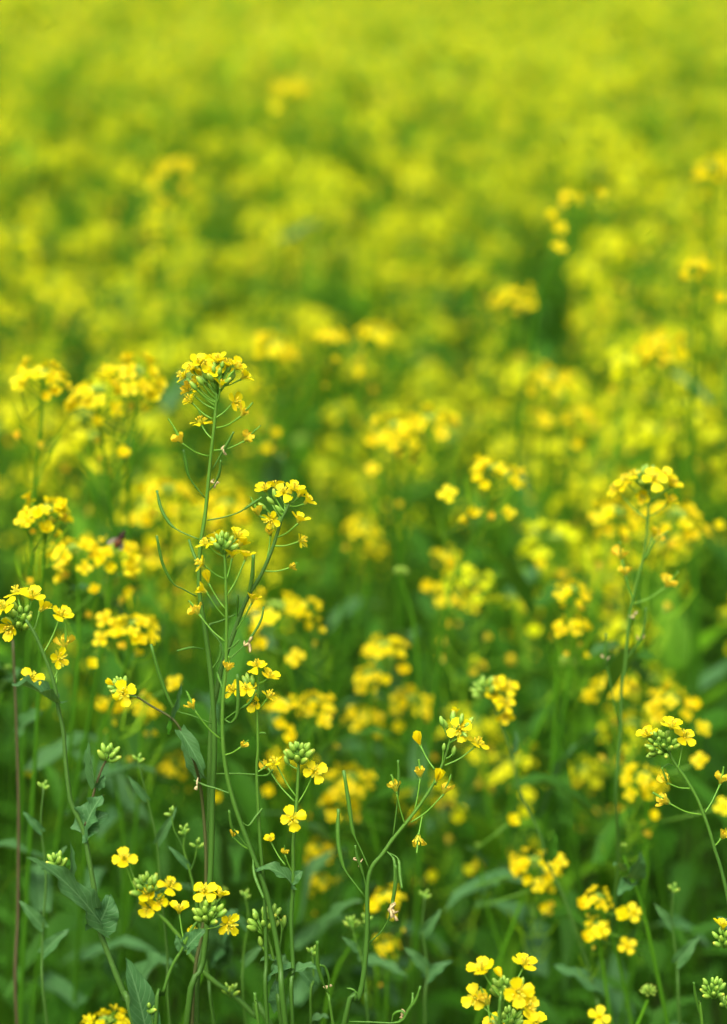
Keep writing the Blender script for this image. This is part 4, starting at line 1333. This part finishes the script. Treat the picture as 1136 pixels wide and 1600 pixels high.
def field_height(x, y):
    """how high the crop stands here: patchy, with thin strips"""
    h = .785 + .05 * math.sin(x * 2.1 + y * 1.3 + 1.0) + .04 * math.sin(x * 5.3 - y * 2.9) + .03 * math.sin(y * 6.1 + x * 3.7)
    for gx, gy, r_, k in ((-.36, 3.9, .20, .14), (.25, 3.5, .16, .14), (.14, 4.6, .22, .12), (0, 2.05, .10, .12)):
        h -= k * math.exp(-((x - gx) ** 2 + ((y - gy) * .6) ** 2) / r_ ** 2)
    return h


rg = random.Random(11)
spots = []
used = [(o.location.x, o.location.y) for o in bpy.data.objects if o.parent is None and o.type == 'EMPTY' and o.get('group')]
y = 1.62
SP = .150
while y < 9.5:
    x = -.151 * y * 1.04 - .10
    while x < .151 * y * 1.04 + .10:
        px, py = x + rg.uniform(-.5, .5) * SP, y + rg.uniform(-.5, .5) * SP
        if min((px - a) ** 2 + (py - b_) ** 2 for a, b_ in used) > .055 ** 2 or py > 2.2:
            if py > 2.3 or rg.random() < (py - 1.5) * 1.15:
                spots.append((px, py))
        x += SP
    y += SP
spots.sort(key=lambda s: s[1])
spots = spots[:218]
FAR_Y = spots[-1][1]
first = [True] * len(TPL)
for px, py in spots:
    i = rg.randrange(len(TPL))
    if first[i]:
        r, first[i] = TPL[i], False
        kids = None
    else:
        r = TPL[i].copy()
        COL.objects.link(r)
        for c in TPL_KIDS[i]:
            k = c.copy()
            COL.objects.link(k)
            k.parent = r
    hh = field_height(px, py) * rg.uniform(.78, 1.10)
    if py < 2.2:
        hh *= 1.0 - .10 * rg.random()
    s = hh / .80
    r.location = (px, py, 0)
    r.rotation_euler = (rg.uniform(-.05, .05), rg.uniform(-.05, .05), rg.uniform(0, 6.28))
    r.scale = (s, s, s)
    if py > 3.9:
        for k in [c for c in r.children if c.name.startswith('flower_head')]:
            if rg.random() < .75:
                k.scale = k.scale * .82
    q = px / (.151 * py)
    side = 'far left' if q < -.6 else 'left of centre' if q < -.2 else 'centre' if q < .2 else 'right of centre' if q < .6 else 'far right'
    band = [b_ for lim_, b_ in ((2.1, 'blurred leafy rape plant just behind the sharp plants'), (2.5, 'blurred yellow-headed rape plant just above mid height of the photo'),
                               (3.1, 'strongly blurred yellow rape plant in the upper half of the photo'), (4.0, 'dissolved yellow head in the rows well below the top edge'), (99, 'faint yellow-green rape plant in the rows along the top edge')) if py < lim_][0]
    r['label'] = f'{band}, {side}'
    r['group'] = f'{band}, {side}'

# the rest of the field, past the 300 nearest: one mesh
def low_plant(seed):
    rg = random.Random(seed)
    mb = MB()       # slots: 0 stalk 1 bud 2 pod 3 petal 4 wilted 5 sepal 6 leaf
    ht = .80
    v, f, t = tube([(0, 0, 0), (0, 0, ht)], [.004, .0015], 3, False)
    mb.add(v, f, 0, t)
    for i in range(3):
        an = i * 2.4 + rg.uniform(-.4, .4)
        r = 0 if i == 0 else rg.uniform(.035, .10)
        tp = Vector((math.cos(an) * r, math.sin(an) * r, ht - (0 if i == 0 else rg.uniform(0, .17))))
        v, f, t = tube([(0, 0, ht * .55), tp], [.002, .001], 3, False)
        mb.add(v, f, 0, t)
        M = frame(Vector((rg.uniform(-.3, .3), rg.uniform(-.3, .3), 1)), rg.uniform(0, 6)).to_4x4()
        M.translation = tp + Vector((0, 0, .008))
        mb.merge(LOWH[rg.randrange(len(LOWH))], M)
    for i in range(9):
        an = rg.uniform(0, 6.28)
        z = ht * rg.uniform(.45, .96)
        v, f, t = leaf_data(L=.10, Wd=.034, seed=i, nu=4, nv=3)
        M = leaf_frame((math.cos(an), math.sin(an), rg.uniform(.1, .8)), (0, 0, 1)).to_4x4()
        M.translation = (0, 0, z)
        mb.add(v, f, 6, t, M)
    return mb


def sparse_flower(k):
    mb = MB()
    for j in range(4):
        a = rad(90 * j + 20)
        c, s = math.cos(a), math.sin(a)
        n = Vector((-s, c, 0)) * .0032
        p1, p2 = Vector((c * .0012, s * .0012, .003)), Vector((c * .0085, s * .0085, .0042 if k != 'h' else .0075))
        m_ = p1 * .35 + p2 * .65
        mb.add([p1, m_ - n, p2, m_ + n], [(0, 1, 2, 3)], 0, [(0, .2, 0), (1, .7, 0), (0, 1, 0), (-1, .7, 0)])
    return mb


SPF = {k: sparse_flower(k) for k in 'ohw'}


def low_head(h):
    rg = random.Random(3)
    mb = MB()
    v, f, t = bud_data(L=.012, R=.0085, nu=3, nv=5)
    mb.add([(p[0], p[1], p[2] - .012) for p in v], f, 1, t)
    for a, b_ in h[1][::2]:
        v, f, t = tube([a, b_], [.0008, .0007], 3, False)
        mb.add(v, f, 0, t)
    for k, p, ax in h[0]:
        if rg.random() < .48:
            continue
        M = frame(ax, rg.uniform(0, 6)).to_4x4() @ Matrix.Scale(1.05, 4)
        M.translation = p
        mb.merge(SPF[k], M, {0: 4 if k == 'w' else 3})
    return mb


LOWH = [low_head(h) for h in DENSE]


def scatter(name, kinds, pts, mats, kind='stuff', label=None):
    """numpy-joined copies: pts = (variant, x, y, z, yaw, scale, height scale)"""
    data = []
    for mb in kinds:
        V = np.array(mb.v, np.float32)
        lens = np.array([len(q) for q in mb.f], np.int32)
        idx = np.array([i for q in mb.f for i in q], np.int32)
        data.append((V, lens, idx, np.array(mb.mi, np.int32), np.array(mb.t, np.float32)))
    Vs, Ls, Is, Ms, Ts = [], [], [], [], []
    off = 0
    for k, x, y, z, yaw, s, hs in pts:
        V, lens, idx, mi, t = data[k]
        c, sn = math.cos(yaw), math.sin(yaw)
        Q = np.empty_like(V)
        Q[:, 0] = (V[:, 0] * c - V[:, 1] * sn) * s + x
        Q[:, 1] = (V[:, 0] * sn + V[:, 1] * c) * s + y
        Q[:, 2] = V[:, 2] * hs + z
        Vs.append(Q); Ls.append(lens); Is.append(idx + off); Ms.append(mi); Ts.append(t)
        off += len(V)
    V, Ln, I, M_, T = (np.concatenate(q) for q in (Vs, Ls, Is, Ms, Ts))
    me = bpy.data.meshes.new(name)
    me.vertices.add(len(V))
    me.vertices.foreach_set('co', V.ravel())
    me.loops.add(len(I))
    me.loops.foreach_set('vertex_index', I)
    me.polygons.add(len(Ln))
    st = np.zeros(len(Ln), np.int32)
    st[1:] = np.cumsum(Ln)[:-1]
    me.polygons.foreach_set('loop_start', st)
    for k in mats:
        me.materials.append(MAT[k])
    me.polygons.foreach_set('material_index', M_)
    at = me.attributes.new('tex', 'FLOAT_VECTOR', 'POINT')
    at.data.foreach_set('vector', T.ravel())
    me.update(calc_edges=True)
    me.validate()
    o = ob(name, me)
    o['kind'] = kind
    if label:
        o['label'] = label
        o['category'] = 'field'
    return o


LP_ = [low_plant(900 + i) for i in range(6)]
pts = []
rg = random.Random(21)
y = 1.7
while y < 24:
    sp = SP if y < 10 else SP * 1.35
    half = .151 * y * 1.05 + .10
    lim = half + 1.3
    x = -lim
    while x < lim:
        px, py = x + rg.uniform(-.5, .5) * sp, y + rg.uniform(-.5, .5) * sp
        if abs(px) > half + .06 or py > FAR_Y + .07:
            hh = field_height(px, py) * rg.uniform(.78, 1.10) / .80
            pts.append((rg.randrange(6), px, py, 0, rg.uniform(0, 6.28), hh * (1.0 if y < 10 else 1.3), hh))
        x += sp
    y += sp
scatter('rapeseed_field', LP_, pts, ['stalk_pale', 'bud', 'stalk_pale', 'petal_far', 'wilted', 'sepal', 'leaf_up'], label='solid yellow and green mass of far rape plants filling the top of the photo')

# undergrowth: leaves and shoots that nobody could count between the stems
def tuft(seed):
    rg = random.Random(seed)
    mb = MB()
    for i in range(15):
        an = rg.uniform(0, 6.28)
        z = rg.uniform(.02, .54)
        v, f, t = leaf_data(L=rg.uniform(.04, .09), Wd=rg.uniform(.010, .026), seed=seed * 10 + i, nu=5, nv=3, shape='broad' if i % 2 else 'lance')
        M = leaf_frame((math.cos(an), math.sin(an), rg.uniform(.1, 1.1)), (0, 0, 1)).to_4x4()
        M.translation = (rg.uniform(-.03, .03), rg.uniform(-.03, .03), z)
        mb.add(v, f, rg.choice((0, 0, 2)), t, M)
    for i in range(11):
        an = rg.uniform(0, 6.28)
        h_ = rg.uniform(.25, .62)
        v, f, t = tube([(0, 0, 0), (math.cos(an) * .02, math.sin(an) * .02, h_ * .5), (math.cos(an) * .07, math.sin(an) * .07, h_)], [.0012, .0010, .0004], 3, False)
        mb.add(v, f, 1, t)
    return mb


TU = [tuft(i + 1) for i in range(6)]
pts = []
y = 1.55
while y < 7:
    lim = .151 * y + .6
    x = -lim
    while x < lim:
        hs = rg.uniform(.7, 1.25)
        pts.append((rg.randrange(6), x + rg.uniform(-.06, .06), y + rg.uniform(-.06, .06), 0, rg.uniform(0, 6.28), 1.0, hs))
        x += .105
    y += .105
o = scatter('undergrowth', TU, pts, ['leaf_low', 'stem_back', 'leaf_deep'], label='dark green leaves and shoots crowding between the rape stems')
o['category'] = 'undergrowth'

# ------------------------------------------------------------------ ground
gb = MB()
N_ = 24
for sgn in (0,):
    xs = [-400, -120, -40, -12, -6, -3, -1.5, 0, 1.5, 3, 6, 12, 40, 120, 400]
    ys = [-30, -6, -2, 0, 1, 2, 3, 4.5, 7, 12, 25, 60, 150, 400, 900]
    rgg = random.Random(2)
    v = [(x, y, rgg.uniform(-.012, .008)) for y in ys for x in xs]
    n = len(xs)
    f = [(j * n + i, j * n + i + 1, (j + 1) * n + i + 1, (j + 1) * n + i) for j in range(len(ys) - 1) for i in range(n - 1)]
    gb.add(v, f)
g = ob('ground', gb.mesh('ground', ['soil']))
g['kind'] = 'structure'

# ------------------------------------------------------------------ the bee on the drooping head
p = W(190, 838, 1.455)
bee = thing('bee', 'small dark brown bee sitting on the drooping yellow head at the left', 'bee', p)
Rb = frame((0.5, 0.1, .85))


def ellipsoid(rx, ry, rz, nu=8, nv=10):
    v = [(rx * math.sin(math.pi * (i + .02) / (nu + .04)) * math.cos(2 * math.pi * k / nv), ry * math.sin(math.pi * (i + .02) / (nu + .04)) * math.sin(2 * math.pi * k / nv), rz * math.cos(math.pi * (i + .02) / (nu + .04))) for i in range(nu + 1) for k in range(nv)]
    f = [(i * nv + k, i * nv + (k + 1) % nv, (i + 1) * nv + (k + 1) % nv, (i + 1) * nv + k) for i in range(nu) for k in range(nv)]
    return v, f


def bee_part(name, shape, mats, stripes=False):
    mb = MB()
    for v, f, off in shape:
        mb.add([Rb @ (Vector(q) + Vector(off)) for q in v], f)
    if stripes:
        mb.mi = [1 if (i // 10) % 2 else 0 for i in range(len(mb.f))]
    return ob(name, mb.mesh(name, mats), bee)


bee_part('abdomen', [(*ellipsoid(.0021, .0021, .0036), (0, 0, -.0045))], ['bee_dark', 'bee_amber'], True)
bee_part('thorax', [(*ellipsoid(.0019, .0019, .0020), (0, 0, 0))], ['bee_dark'])
bee_part('head', [(*ellipsoid(.0015, .0012, .0011), (0, 0, .0028))], ['bee_dark'])
for s_ in (-1, 1):
    v, f, t = petal_data(L=.0085, Wd=.003, a0=100, a1=112, claw=.15)
    mb = MB()
    mb.add([Rb @ (Matrix.Rotation(s_ * .5, 3, 'X') @ Vector((q[0] * .25 + .0016, q[1], q[2] * 1.0 - q[0] * .9))) for q in v], f, 0, t)
    ob('wing', mb.mesh('wing', ['bee_wing']), bee)
    for k in range(3):
        v, f, t = tube([(0, s_ * .0012, .001 - k * .001), (-.0014, s_ * .0032, .002 - k * .002), (-.0034, s_ * .0036, .0026 - k * .0028)], [.0003, .00026, .00016], 5)
        mb = MB()
        mb.add([Rb @ Vector(q) for q in v], f, 0, t)
        ob('leg', mb.mesh('leg', ['bee_dark']), bee)
